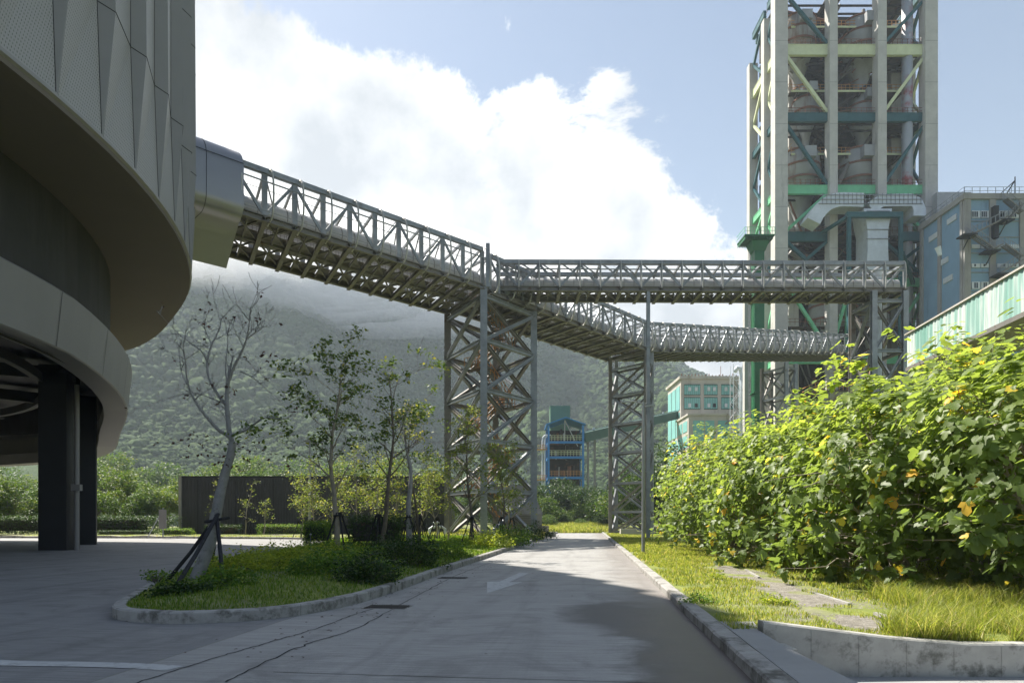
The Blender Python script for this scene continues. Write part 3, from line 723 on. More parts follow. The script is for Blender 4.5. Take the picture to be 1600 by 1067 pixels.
gA = gallery('conveyor_gallery', 'middle conveyor gallery seen from below passing behind the level one to the second trestle', (-1.9, 59.0, ZC-.15), (15.4, 79.0, ZC), 6.2, 3.1, 12, [(1.7, 1.1, .85), (4.5, 1.1, .85)], .30, .075, .85, far_skew=1.5, group='tubular conveyor galleries on trestles')
gB = gallery('conveyor_gallery', 'far right conveyor gallery climbing from the second trestle towards the concrete tower', (15.9, 79.4, ZC-.05), (57.2, 115.5, 30.0), 6.0, 3.1, 26, [(1.7, 1.1, .8), (4.3, 1.1, .8)], .28, .08, .75, far_skew=1.0, group='tubular conveyor galleries on trestles')
gH = gallery('conveyor_gallery', 'level narrow conveyor gallery crossing the picture from the tall trestle to the right trestle', (-1.2, 60.2, 22.15), (34.8, 60.6, 22.15), 3.0, 2.35, 20, [(1.5, .80, .62)], .16, .05, .34, group='tubular conveyor galleries on trestles')

# metal clad connector between round building and first gallery
e = Vector((.73, .685, 0)).normalized(); r = Vector((e.y, -e.x, 0))
prof = [(-8.6, -.75), (-.2, -.75)]+[(-.2+1.0*math.sin(R(k)), .25-1.0*math.cos(R(k))) for k in (15, 30, 45, 60, 75, 90)]+[(.8, 2.4)]+[(-.8+1.6*math.cos(R(k)), 2.4+1.6*math.sin(R(k))) for k in (12, 24, 36, 48, 60, 72, 84)]+[(-8.6, 4.2)]
base = Vector((-17.6, 44.0, ZC))
du = empty('connector_duct', base, 'smooth metal clad connector box between the round building and the first gallery', 'connector')
mb = MB(); sec = [-9, -4.45, -2.3, -.0]
vs = [e*s_+r*a+Vector((0, 0, z)) + e*(0 if s_ < -.01 else (-a*.28 if a < 0 else 0)) for s_ in sec for a, z in prof]; k = len(prof)
mb.add(vs, [(i*k+j, i*k+(j+1) % k, (i+1)*k+(j+1) % k, (i+1)*k+j) for i in range(3) for j in range(k)])
mb.build('cladding', M['ductm'], du, True)
jn = MB()
for s_ in (-4.45, -2.3):
    jn.tube([e*s_+r*(a+.01)+Vector((0, 0, z)) for a, z in prof[:-1]], .018, 4)
jn.tube([e*-9+r*.81+Vector((0, 0, 2.75)), r*.81+Vector((0, 0, 2.75))], .018, 4)
jn.build('joint', M['joint'], du)

# ------------------------------------------------------------------ trestles
def legpart(root, p, q, w_, m_, nm='leg', up=(0, 1, 0)):
    o = MB().beam(Vector(p)-root.location, Vector(q)-root.location, w_, w_, up=up, prof='I').build(nm, m_, root); return o
def trestle(label, legs, z1, levels, w_, bw, group, name='steel_trestle', xstyle='X', z0=0, brown=(2, 3)):
    c = Vector((legs[0][0], legs[0][1], 0)); root = empty(name, c, label, 'trestle', group)
    n = len(legs)
    for i, (x, y) in enumerate(legs): legpart(root, (x, y, z0), (x, y, z1[i] if hasattr(z1, '__len__') else z1), w_, M['steel_brown'] if i in brown else M['steel'])
    zz = [z0+(min(z1) if hasattr(z1, '__len__') else z1)*f for f in levels]
    for i in range(n):
        a = Vector((*legs[i], 0)); b = Vector((*legs[(i+1) % n], 0))
        if n == 2 and i == 1: break
        for k, z in enumerate(zz):
            U = Vector((0, 0, 1))
            o = MB().beam(a+U*z-c, b+U*z-c, bw, bw*1.1, prof='I').build('cross_beam', M['steel_brown'] if i in (1, 2) else M['steel'], root)
            if k+1 < len(zz):
                z2 = zz[k+1]; off = (b-a).normalized().cross(U)*.12
                MB().beam(a+U*z+off-c, b+U*z2+off-c, bw*.85, bw*.85, prof='I').build('diagonal', M['steel'], root)
                if xstyle == 'X': MB().beam(b+U*z-off-c, a+U*z2-off-c, bw*.85, bw*.85, prof='I').build('diagonal', M['steel_brown'], root)
    return root
L1 = [(-2.4, 58.2), (2.05, 64.0), (-1.7, 70.8), (-6.15, 65.2)]
t1 = trestle('tallest four legged steel trestle with orange stairs inside, beside the island trees', L1, [ZC, ZC, ZC, ZC-.2], (.012, .20, .40, .60, .80, .975), .58, .34, 'lattice trestles carrying the galleries')
# raised masts where galleries meet
for (x, y, z1) in ((-2.05, 58.0, 25.2), (-1.2, 59.8, 24.6)):
    legpart(t1, (x, y, ZC-.1), (x, y, z1), .34, M['steel'], 'mast')
c1 = Vector((L1[0][0], L1[0][1], 0)); ctr = sum((Vector((*p, 0)) for p in L1), Vector())/4
ax = (Vector((*L1[1], 0))-Vector((*L1[0], 0))).normalized(); ay = Vector((-ax.y, ax.x, 0))
for k in range(7):                                     # dog-leg stairs with landings
    z = 1.0+k*2.9; s_ = 1 if k % 2 else -1
    a = ctr - ax*1.9*s_ + ay*(.6 if k % 2 else -.6); b = ctr + ax*1.9*s_ + ay*(.6 if k % 2 else -.6)
    mb = MB(); U = Vector((0, 0, 1))
    for o_ in (-.5, .5): mb.beam(a+ay*o_+U*z-c1, b+ay*o_+U*(z+2.9)-c1, .08, .28)
    for j in range(13):
        p_ = a.lerp(b, (j+.5)/13)+U*(z+2.9*(j+.5)/13); mb.beam(p_-ay*.5-c1, p_+ay*.5-c1, .24, .03)
    stf = mb.build('stair_flight', M['steel_brown'], t1)
    hr = MB()
    for o_ in (-.55, .55):
        for h_ in (.6, 1.1): hr.tube([a+ay*o_+U*(z+h_)-c1, b+ay*o_+U*(z+2.9+h_)-c1], .035, 5)
        for j in range(8):
            p_ = a.lerp(b, j/7)+ay*o_+U*(z+2.9*j/7)-c1; hr.tube([p_, p_+U*1.1], .03, 5)
    hr.build('handrail', M['orange'], stf)
    ld = MB(); q_ = b-c1+U*(z+2.9); ld.add([q_-ay*1.3-ax*.1, q_+ay*1.3-ax*.1, q_+ay*1.3+ax*1.0*s_, q_-ay*1.3+ax*1.0*s_], [(0, 1, 2, 3)])
    ldo = ld.build('landing', M['grate'], t1)
    lr = MB()
    for h_ in (.55, 1.1): lr.tube([q_-ay*1.3+ax*s_+U*h_, q_+ay*1.3+ax*s_+U*h_], .035, 5)
    for j in range(7): lr.tube([q_+ay*(-1.3+j*.433)+ax*s_, q_+ay*(-1.3+j*.433)+ax*s_+U*1.1], .03, 5)
    lr.build('landing_rail', M['orange'], ldo)
    for o_ in (-1.2, 1.2):                               # hangers to the tower sides
        MB().beam(q_+ay*o_, q_+ay*o_+ax*(s_*1.6), .14, .14).build('bracket', M['steel_brown'], t1)
trestle('narrow lattice trestle at the road end carrying the bend of the far galleries', [(11.95, 83.0), (12.85, 84.2), (16.4, 80.1), (15.5, 79.0)], ZC-.15, (.008, .13, .29, .46, .62, .78, .93), .40, .22, 'lattice trestles carrying the galleries', brown=(0, 3))
mb = MB(); po = empty('support_post', (12.05, 60.4, 0), 'slim single steel post under the level gallery by the lamp post', 'post')
mb.beam((0, 0, 0), (0, 0, 22.0), .30, .30, prof='I').build('shaft', M['steel'], po)
MB().box(-.5, .5, -.4, .4, -.02, .12).build('base_plate', M['kerb'], po)
mb2 = MB()
for z in (6, 12, 17): mb2.box(-.2, .2, -.2, .2, z, z+.12)
mb2.build('splice_plate', M['steel'], po)
po3 = trestle('right hand trestle rising out of the bushes under the end of the level gallery', [(32.0, 60.4), (34.75, 60.4), (34.4, 64.0), (31.9, 64.0)], 22.0, (.02, .18, .36, .56, .76, .96), .46, .26, 'lattice trestles carrying the galleries')
MB().tube([(1.4, 2.2, .2), (1.4, 2.2, 24.6)], .46, 16).build('riser_pipe', M['duct'], po3)
for z in (9, 14.5, 20): MB().tube([(1.4, 2.2, z), (1.4, 2.2, z+.25)], .56, 16).build('pipe_flange', M['steel'], po3)
trestle('thin trestle partly hidden by the bushes under the far right gallery', [(41.2, 102.5), (43.2, 104.0), (41.2, 108.5), (39.2, 107.0)], 25.6, (.02, .2, .4, .6, .8, .97), .5, .24, 'lattice trestles carrying the galleries')
lp = P(1005, 868, 32.2); lr_ = empty('lamp_post', (lp.x, lp.y, 0.05), 'tall thin grey lamp post standing in the grass verge', 'lamp post')
MB().tube([(0, 0, 0), (0, 0, 3), (0, 0, 7.2)], [.085, .075, .05], 10).build('pole', M['lamp'], lr_)
MB().tube([(0, 0, 7.1), (-.35, 0, 7.22), (-.8, -.05, 7.2)], [.03, .03, .03], 6).build('arm', M['lamp'], lr_)
MB().beam((-.7, -.05, 7.2), (-1.05, -.07, 7.18), .14, .07).build('lamp_head', M['lamp'], lr_)
MB().beam((.1, 0, 7.0), (.5, -.02, 7.05), .12, .06).build('camera_bracket', M['lamp'], lr_)
MB().box(-.35, .45, -.3, .3, -.03, .04).build('footing', M['kerb'], lr_)

# ================================================================== PREHEATER TOWER
D0 = 125.0
def zx(py, d=D0): return CAMZ+(HZ-py)/F*d
def xx(px, d=D0): return (px-800)/F*d
TW = empty('concrete_tower', (xx(1211), D0, 0), 'towering open concrete frame with coloured beams, braces and rusty white vessels inside', 'industrial tower')
TO = TW.location.copy()
def tb(mb, name, m_, parent=TW, smooth=False):
    o = mb.build(name, m_, parent, smooth)
    if parent is TW: o.location = -TO
    return o
rows = [D0+1.1, 132.2, 140.2]; tops = [103, 98.4, 95.2]
colx = [(xx(1221.2), 2.35), (xx(1303), 1.45), (xx(1379), 1.6), (xx(1456), 2.3)]
for j, (y, tz) in enumerate(zip(rows, tops)):
    for i, (x, wd) in enumerate(colx):
        if j > 0: wd = min(wd, 1.7)
        if j == 1 and i in (1, 2): continue
        mb = MB(); mb.box(x-wd/2, x+wd/2, y-1.1 if j == 0 else y-.8, y+(1.0 if j == 0 else .8), 0, tz)
        c_ = tb(mb, 'column', M['concrete_t'])
        if j == 0:
            gm = MB()
            for z in np.arange(6, tz, 7.6): gm.box(x-wd/2-.004, x+wd/2+.004, y-1.106, y-1.09, z, z+.09)
            gm.build('pour_joint', M['cblock'], c_)
for x_ in (54.7, 74.6):
    tb(MB().box(x_-.95, x_+.95, 132.5, 134, 0, 98), 'column', M['concrete_t'])
levels = [(72, 'yellow', 1.95), (178, 'teal', 1.55), (292, 'green', 1.6), (438, 'green', 1.5), (-30, 'teal', 1.6), (560, 'green', 1.4)]
xl, xr = colx[0][0], colx[3][0]
def girder(a, b, h, m_, nm='girder'):
    mb = MB(); a = Vector(a); b = Vector(b)
    mb.beam(a, b, .5, h); n = max(3, int((b-a).length/1.9)); d = (b-a).normalized()
    for k in range(n+1):
        p = a.lerp(b, k/n); mb.beam(p-Vector((0, 0, h*.49)), p+Vector((0, 0, h*.49)), .56, .10, up=d)
    mb.beam(a+Vector((0, 0, h*.47)), b+Vector((0, 0, h*.47)), .62, .12); mb.beam(a-Vector((0, 0, h*.47)), b-Vector((0, 0, h*.47)), .62, .12)
    return tb(mb, nm, m_)
for py, cn, h in levels:
    z = zx(py)
    for i in range(3): girder((colx[i][0]+colx[i][1]/2, D0+1.2, z), (colx[i+1][0]-colx[i+1][1]/2, D0+1.2, z), h, M[cn])
    for x in (xl, xr):
        for j in range(2): girder((x, rows[j]+1.0, z), (x, rows[j+1]-.8, z), h*.8, M[cn])
    for i in range(3): girder((colx[i][0]+.8, rows[2], z), (colx[i+1][0]-.8, rows[2], z), h, M[cn])
girder((colx[0][0]+1.2, D0+1.2, zx(366)), (colx[1][0]-.7, D0+1.2, zx(366)), 1.7, M['teal'])
girder((colx[2][0]+4, D0+1.2, zx(366)), (colx[3][0]-1.1, D0+1.2, zx(366)), 1.7, M['teal'])
# floors: slab and joists, openings round vessels, railings
floors = [(72-7, 1), (178-5, 1), (292-6, 1), (366-5, 0), (438-5, 1), (-30, 1), (224, 2), (123, 2), (20, 2), (505, 1)]
vess = [(55.3, 131.5), (66.4, 131.5), (61, 137)]
for py, kind in floors:
    z = zx(py); mb = MB()
    y0, y1 = (D0+2.0, 139.5) if kind < 2 else (D0+3.5, 138)
    x0, x1 = xl+1, xr-1
    if kind == 2: x0, x1 = xl+3.2, xr-3.0
    # strips leaving openings
    mb.box(x0, x1, y0, y0+1.7, z-.12, z); mb.box(x0, x1, 135.8, y1, z-.12, z)
    for a, b in ((x0, 51.2), (59.4, 62.3), (70.6, x1)):
        if b > a: mb.box(a, b, y0+1.7, 135.8, z-.121, z-.001)
    fl = tb(mb, 'floor', M['grate'])
    jm = MB()
    for k in range(9):
        x = x0+(x1-x0)*(k+.5)/9
        if any(abs(x-v[0]) < 3.8 for v in vess[:2]): jm.beam((x, y0, z-.45), (x, y0+1.6, z-.45), .25, .55); jm.beam((x, 135.9, z-.45), (x, y1, z-.45), .25, .55)
        else: jm.beam((x, y0, z-.45), (x, y1, z-.45), .25, .6)
    for y in np.arange(y0+.8, y1, 2.1): 
        if kind < 2: jm.beam((x0, y, z-.9), (x1, y, z-.9), .2, .35)
    jm.build('joist_grid', M['grate'] if kind == 2 else M['dark'], fl)
    rm = MB()
    yy = y0 if kind == 2 else D0+1.0
    for h in (.55, 1.15): rm.tube([(x0, yy, z+h), (x1, yy, z+h)], .045, 4); rm.tube([(x0-.5, rows[0]+1, z+h), (x0-.5, 139, z+h)], .045, 4)
    for k in range(28): x = x0+(x1-x0)*k/27; rm.tube([(x, yy, z), (x, yy, z+1.15)], .045, 4)
    rm.build('railing', M['orange'] if kind == 2 else M['rust'], fl)
    if kind == 2: tb(MB().beam((x0, y0-.05, z-.1), (x1, y0-.05, z-.1), .1, .35), 'platform_edge', M['yellow'])
# diagonal braces on the front, in the colour of the storey
def br(p, q, m_, w_=.55): tb(MB().beam((xx(p[0]), D0+1.15, zx(p[1])), (xx(q[0]), D0+1.15, zx(q[1])), w_, w_), 'diagonal_brace', M[m_])
for p, q, c_ in (((1238, -8), (1297, 62), 'teal'), ((1447, -4), (1386, 62), 'teal'), ((1233, 82), (1297, 170), 'yellow'), ((1450, 82), (1386, 170), 'yellow'),
                 ((1233, 190), (1297, 284), 'teal'), ((1450, 190), (1386, 284), 'teal'), ((1296, 299), (1233, 356), 'green'), ((1387, 299), (1451, 358), 'green'),
                 ((1339, 300), (1329, 318), 'green'), ((1340, 300), (1361, 330), 'green'), ((1233, 374), (1264, 402), 'teal'), ((1296, 374), (1264, 402), 'teal'),
                 ((1451, 376), (1420, 400), 'teal'), ((1385, 372), (1450, 430), 'teal'), ((1240, 452), (1285, 522), 'green'), ((1330, 452), (1310, 522), 'green'), ((1451, 446), (1420, 490), 'green'),
                 ((1420, 492), (1450, 555), 'teal')): br(p, q, c_)
tb(MB().beam((xx(1328), D0+1.15, zx(447)), (xx(1328), D0+1.15, zx(556)), .5, .5), 'strut', M['green'])
# zigzag braces along the left side
cols = ['teal', 'yellow', 'teal', 'green', 'teal', 'green']
zl = [zx(-30), zx(72), zx(178), zx(292), zx(366), zx(438), zx(560)]
for k in range(6):
    for j in range(2):
        a = (xl, rows[j]+.9, zl[k]); b = (xl, rows[j+1]-.8, (zl[k]+zl[k+1])/2); c_ = (xl, rows[j]+.9, zl[k+1])
        for xq in (xl, xr):
            tb(MB().beam((xq, a[1], a[2]), (xq, b[1], b[2]), .45, .45), 'diagonal_brace', M[cols[k]]); tb(MB().beam((xq, b[1], b[2]), (xq, c_[1], c_[2]), .45, .45), 'diagonal_brace', M[cols[k]])
# vessels (cyclones)
def cyclone(x, y, zt, r, h, label=None):
    mb = MB(); mb.lathe((x, y, zt), [(.6, 1.2), (r*.5, 1.0), (r*.92, .35), (r, 0), (r, -h), (r*.97, -h-.05), (r*.3, -h-r*1.9), (r*.24, -h-r*2.6)], 28)
    o = tb(mb, 'cyclone_vessel', M['white_t'], smooth=True)
    bm_ = MB()
    for z in (0, -h*.5, -h): bm_.lathe((x, y, zt+z), [(r+.02, -.18), (r+.14, -.18), (r+.14, .18), (r+.02, .18)], 28)
    bm_.build('stiffening_ring', M['rust'], o)
    MB().box(x-r*.3, x+r*.3, y-r-1.2, y-r*.6, zt-h*.45, zt-.4).build('inlet_duct', M['white_t'], o)
    return o
for (x, y, zt, r, h) in ((55.4, 131.3, zx(235, 129), 3.6, 5.2), (66.3, 131.3, zx(235, 129), 3.9, 5.4), (54.9, 131.3, zx(24, 129), 3.3, 4.6), (66.9, 131.3, zx(28, 129), 3.6, 5), (56.5, 131.3, zx(130, 129), 2.4, 4.5), (67.2, 131.3, zx(140, 129), 2.5, 4.6), (60.8, 131.5, zx(455, 129), 3.4, 5), (69.8, 131.5, zx(462, 129), 2.6, 6)):
    cyclone(x, y, zt, r, h)
def duct(pts, r, m_='duct', name='gas_duct', n=14):
    return tb(MB().tube(pts, r, n), name, M[m_], smooth=True)
for (x, y, z0, z1, r) in ((61, 136, zx(160), zx(30), 1.3), (61, 136, zx(290), zx(190), 1.6), (52.8, 136.5, zx(300), zx(210), .8), (71.5, 136, zx(300), zx(100), .9), (63, 136.5, 12, zx(460), 1.8), (57, 136.5, 6, zx(400), 1.2)):
    duct([(x, y, z0), (x, y, (z0+z1)/2), (x, y, z1)], r, 'dark')
for k in range(60):                                # inclined feed pipes and braces inside
    z = rnd.uniform(25, 98); x = rnd.uniform(54, 71); dx = (1 if x < 62 else -1)*rnd.uniform(3, 7)
    tb(MB().tube([(x, rnd.uniform(128.5, 136), z), (x+dx, rnd.uniform(128.5, 136), z-rnd.uniform(4, 9))], rnd.uniform(.12, .5), 8), 'chute', M[rnd.choice(['rust', 'dark', 'steel_brown', 'dark'])])
# narrow stair runs inside on the right hand
for k in range(20):
    z = 14+k*4.3; s_ = 1 if k % 2 else -1; x = 73.2
    mb = MB(); a = Vector((x-1.4*s_, 137.3, z)); b = Vector((x+1.4*s_, 137.3, z+4.3))
    mb.beam(a-Vector((0, .5, 0)), b-Vector((0, .5, 0)), .08, .3); mb.beam(a+Vector((0, .5, 0)), b+Vector((0, .5, 0)), .08, .3)
    for j in range(12): p = a.lerp(b, (j+.5)/12); mb.beam(p-Vector((0, .5, 0)), p+Vector((0, .5, 0)), .25, .04)
    for y in (136.8, 137.8): mb.tube([a+Vector((0, y-137.3, 1)), b+Vector((0, y-137.3, 1))], .04, 4)
    tb(mb, 'stair_flight', M['grate'])
duct([(xx(1427), 126.9, 10), (xx(1427), 126.9, 50), (xx(1427), 126.9, 104)], .95, 'red', 'banded_pipe', 16)
# bifurcated pale duct on the front with portal frame
gd = MB()
def rectduct(mb, pts, w_, h_):
    for a, b in zip(pts[:-1], pts[1:]): mb.beam(a, b, w_, h_, up=(0, 1, 0))
yd = D0-1.8
def arcpts(cx, cz, r, a0, a1, n=8): return [Vector((cx+r*math.cos(R(a0+(a1-a0)*k/n)), yd, cz+r*math.sin(R(a0+(a1-a0)*k/n)))) for k in range(n+1)]
zt_ = zx(322); 
def sweep(mb, pts, hw, hh, ydep):
    pts = [Vector(p) for p in pts]; vs = []
    for i, p in enumerate(pts):
        d = (pts[min(i+1, len(pts)-1)]-pts[max(0, i-1)]).normalized(); nrm = Vector((-d.z, 0, d.x))
        for s1, s2 in ((1, 1), (1, -1), (-1, -1), (-1, 1)): vs.append(p+nrm*(hh[i] if hasattr(hh, '__len__') else hh)*s1+Vector((0, ydep*s2, 0)))
    n = len(pts); mb.add(vs, [(i*4+k, i*4+(k+1) % 4, (i+1)*4+(k+1) % 4, (i+1)*4+k) for i in range(n-1) for k in range(4)]+[(0, 1, 2, 3), (4*n-4, 4*n-3, 4*n-2, 4*n-1)])
sweep(gd, [(xx(1335), yd, zx(326))]+[(xx(1306), yd, zx(325)), (xx(1296), yd, zx(325.5)), (xx(1287), yd, zx(328)), (xx(1279), yd, zx(332)), (xx(1271), yd, zx(339)), (xx(1264), yd, zx(348)), (xx(1259), yd, zx(358))], 0, 1.25, 1.6)
sweep(gd, [(xx(1346), yd, zx(338)), (xx(1362), yd, zx(327)), (xx(1385), yd, zx(326)), (xx(1408), yd, zx(326)), (xx(1416), yd, zx(330)), (xx(1420), yd, zx(340)), (xx(1420), yd, zx(350))], 0, 1.1, 1.6)
tb(gd, 'forked_duct', M['duct'])
gd = MB()
pf_ = [(xx(1334), xx(1377), zx(340)), (xx(1336), xx(1375), zx(352)), (xx(1340), xx(1371), zx(372)), (xx(1340), xx(1371), zx(402)), (xx(1338), xx(1373), zx(440))]
vs = [(x, y, z) for x0, x1, z in pf_ for x, y in ((x0, yd-1.8), (x1, yd-1.8), (x1, yd+2.4), (x0, yd+2.4))]
gd.add(vs, [(i*4+k, i*4+(k+1) % 4, (i+1)*4+(k+1) % 4, (i+1)*4+k) for i in range(4) for k in range(4)]); tb(gd, 'duct_funnel', M['duct'])
rb = MB()
for px in np.arange(1272, 1424, 6.5): rb.box(xx(px)-.03, xx(px)+.03, yd-1.72, yd-1.62, zx(333), zx(316))
for py in (319, 325.5, 332): rb.box(xx(1266), xx(1424), yd-1.75, yd-1.62, zx(py)-.04, zx(py)+.04)
for py in (344, 350, 372, 386): rb.box(xx(1338), xx(1373), yd-1.95, yd-1.81, zx(py)-.06, zx(py)+.06)
tb(rb, 'duct_railing', M['steel'])
pm = MB(); yp = D0-4.2
pm.beam((xx(1322, yp), yp, zx(336, yp)), (xx(1410, yp), yp, zx(336, yp)), .7, .9)
for px in (1326.5, 1407.5): pm.beam((xx(px, yp), yp, zx(560, yp)), (xx(px, yp), yp, zx(336, yp)), .6, .6)
pm.beam((xx(1322, yp), yp, zx(340, yp)), (xx(1302, yp), D0+.3, zx(363)), .5, .5); pm.beam((xx(1410, yp), yp, zx(395, yp)), (xx(1450, yp), D0+.2, zx(442)), .6, .6)
tb(pm, 'portal_frame', M['teal'])
# lower inner hopper house with orange rails beneath the arriving gallery
hp = MB(); c_ = Vector((59.5, 116.8, 0))
for k in range(6): hp.beam((57.6, 116, 28-k*1.5), (50.5, 113, 24.2-k*.9), .12, .12)
tb(hp, 'transfer_brace', M['steel'])
tb(MB().box(50, 58.5, 112.5, 117.5, 23.1, 23.3).box(56, 59.5, 114, 119, 26.6, 26.8), 'transfer_platform', M['grate'])
hq = MB()
for x0, x1, y0, y1, z in ((50, 58.5, 112.5, 117.5, 23.3), (56, 59.5, 114, 119, 26.8)):
    for h in (.6, 1.2): hq.tube([(x0, y1, z+h), (x0, y0, z+h), (x1, y0, z+h)], .07, 4)
    for k in range(14): hq.tube([(x0+(x1-x0)*k/13, y0, z), (x0+(x1-x0)*k/13, y0, z+1.2)], .06, 4)
hq.beam((58.5, 112.6, 23.8), (61, 114, 31), .1, .5); hq.beam((58.9, 113.2, 23.8), (61.4, 114.6, 31), .1, .5)
tb(hq, 'transfer_railing', M['orange'])
tb(MB().add([(52.5, 113, 23.1), (56.5, 113, 23.1), (56.5, 117, 23.1), (52.5, 117, 23.1), (53.8, 114.5, 20), (55.2, 114.5, 20), (55.2, 116, 20), (53.8, 116, 20)],
   [(0, 1, 5, 4), (1, 2, 6, 5), (2, 3, 7, 6), (3, 0, 4, 7)]).box(54.1, 54.9, 114.9, 115.6, 0, 20), 'hopper', M['white_t'])
# dark sheets added behind the bays; their colour stands in for the shade inside
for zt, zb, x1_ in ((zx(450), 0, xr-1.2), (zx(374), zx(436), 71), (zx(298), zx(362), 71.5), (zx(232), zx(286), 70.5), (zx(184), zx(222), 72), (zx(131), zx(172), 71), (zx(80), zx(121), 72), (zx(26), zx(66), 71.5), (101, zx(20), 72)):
    tb(MB().box(xl+1.0, x1_, 138.4, 139.0, zb, zt), 'dark_backing', M['dark'])
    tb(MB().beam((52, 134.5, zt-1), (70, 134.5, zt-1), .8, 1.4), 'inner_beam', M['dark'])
    for k in range(5): tb(MB().tube([(rnd.uniform(51, 71), rnd.uniform(129, 136), zb), (rnd.uniform(51, 71), rnd.uniform(129, 136), zt)], rnd.uniform(.1, .35), 6), 'inner_pipe', M[rnd.choice(['steel_brown', 'dark', 'rust'])])

# deep green bucket elevator in front of the tower's left side
be = empty('bucket_elevator', (xx(1184, 120), 120, 0), 'deep green bucket elevator shaft with flared platform left of the concrete tower', 'elevator shaft')
MB().box(-.85, .85, -.9, .9, 0, zx(393, 120)).build('casing', M['dgreen'], be)
fl = MB(); zt = zx(393, 120)
fl.add([(-1, -1, zt-.2), (1, -1, zt-.2), (1, 1, zt-.2), (-1, 1, zt-.2), (-1.7, -1.7, zt+1.9), (1.7, -1.7, zt+1.9), (1.7, 1.7, zt+1.9), (-1.7, 1.7, zt+1.9)], [(0, 1, 5, 4), (1, 2, 6, 5), (2, 3, 7, 6), (3, 0, 4, 7), (4, 5, 6, 7)])
fl.box(-3, 2.2, -2.2, 2.0, zt+1.9, zt+2.15).build('head', M['dgreen'], be)
rr2 = MB()
for h in (.6, 1.2): rr2.tube([(-3, 2, zt+2.15+h), (-3, -2.2, zt+2.15+h), (2.2, -2.2, zt+2.15+h)], .05, 4)
for k in range(12): rr2.tube([(-3+.47*k, -2.2, zt+2.1), (-3+.47*k, -2.2, zt+3.35)], .05, 4)
rr2.build('railing', M['green'], be)
gb = MB()
for k in range(18): gb.beam((-2.9+k*.28, -2.1, zt+1.6), (-2.9+k*.28, 1.9, zt+1.6), .06, .5)
gb.build('platform_grating', M['dgreen'], be)
for z in (8, 16, 24, 32, 40): MB().box(-1.1, 1.1, -1.05, 1.05, z, z+.25).build('flange', M['dgreen'], be)
ld = MB()
for s_ in (-.25, .25): ld.tube([(-1.5, s_, 0), (-1.5, s_, zt)], .05, 4)
for k in range(70): ld.tube([(-1.5, -.25, k*.65), (-1.5, .25, k*.65)], .04, 4)
ld.build('ladder', M['steel'], be)
# pale slender pier beside it
pr = empty('bare_concrete_pier', (xx(1166.5, 122), 122, 0), 'pale bare concrete pier left of the deep green elevator shaft', 'pier')
MB().box(-.5, .5, -.5, .5, 0, zx(470, 122)).build('shaft', M['concrete_t'], pr)
MB().box(-.7, .7, -.7, .7, zx(470, 122), zx(467, 122)).build('cap', M['concrete_t'], pr)

# ================================================================== BLUE PANELLED BUILDING
bb = empty('panelled_building', (xx(1507, 110), 110, 0), 'tall concrete framed building with blue panels and zigzag outside stairs on the right', 'building')
Z = 54.4; W_, DP = 24.0, 12.0
MB().box(.15, W_-.15, .15, DP-.15, 0, Z-.4).build('core', M['bpanel'], bb)
fr = MB()
bays = [0, 4.55, 9.4, 14.2, 19, 23.6]
for x in bays: fr.box(x-.0 if x == 0 else x-.5, x+1.0 if x == 0 else x+.5, -.12, .4, 0, Z-.9)
for y in (DP-.9, DP*.5): fr.box(-.12, .4, y, y+.8, 0, Z-.9)
fr.box(-.12, .4, .4, 1.0, 0, Z-.9)
fr.box(-.25, W_+.2, -.25, DP+.2, Z-.9, Z); 
fr.build('concrete_frame', M['cblock'], bb)
zr = [zx(200+335-200, 110)]
wz = [zx(y, 110) for y in (335, 385, 415, 446, 478)]
pm_ = MB()
for k, z in enumerate([zx(y, 110) for y in (309, 345, 370, 395, 425, 455, 485)]): pm_.box(1.0, W_-.5, -.03, .2, z-.06, z)
pm_.build('panel_seam', M['cblock'], bb)
for k, z in enumerate(wz):
    for b0, b1 in zip(bays[:-1], bays[1:]):
        b0_ = b0+(1.0 if b0 == 0 else .5); wd = (b1-.5-b0_)
        for f in ((.06, .50), (.56, .96)):
            x0 = b0_+wd*f[0]; x1 = b0_+wd*f[1]; tall = k in (0, 3)
            h = 1.15 if tall else .62
            wf = MB().box(x0, x1, -.06, .1, z-h/2, z+h/2).build('window', M['window'], bb)
            gl = MB(); nn = 4
            for q in range(nn):
                xa = x0+(x1-x0)*(q+.12)/nn; xb = x0+(x1-x0)*(q+.88)/nn
                if tall or q in (1, 2): gl.box(xa, xb, -.075, -.05, z-h*(.38 if tall else .25), z+h*.38) if (tall and q % 3) or (k*7+q+int(b0)) % 5 == 0 else None
            if gl.v: gl.build('pane', M['glassd'], wf)
for z, y0 in ((zx(342, 113), 2.0), (zx(400, 113), 4.2), (zx(432, 113), 3), (zx(350, 113), 7)):
    MB().box(-.03, .2, y0, y0+2.4, z-.45, z+.45).build('window', M['window'], bb)
rl_ = MB()
for h in (.5, 1.1): rl_.tube([(0, DP, Z+h), (0, 0, Z+h), (W_, 0, Z+h)], .05, 4)
for k in range(20): rl_.tube([(W_*k/19, 0, Z), (W_*k/19, 0, Z+1.1)], .045, 4)
for k in range(9): rl_.tube([(0, DP*k/8, Z), (0, DP*k/8, Z+1.1)], .045, 4)
rl_.build('roof_railing', M['steel'], bb)
lt = MB(); xa = xx(1580, 110)-bb.location.x
lt.beam((xa-.5, .5, Z), (xa+1.0, .5, Z+2.4), .15, .15); lt.beam((xa-1.6, .5, Z), (xa+1.0, .5, Z+2.4), .12, .12); lt.tube([(xa+1, .5, Z-1), (xa+1, .5, Z+3.0)], .09, 5); lt.box(xa-1.8, xa+1.2, 0, 2, Z-.5, Z-.2)
lt.build('roof_davit', M['black'], bb)
MB().box(xx(1462, 124)-bb.location.x, xx(1515, 124)-bb.location.x, 13.5, 20, 0, zx(302, 124)).build('rear_wing', M['cover'], bb)
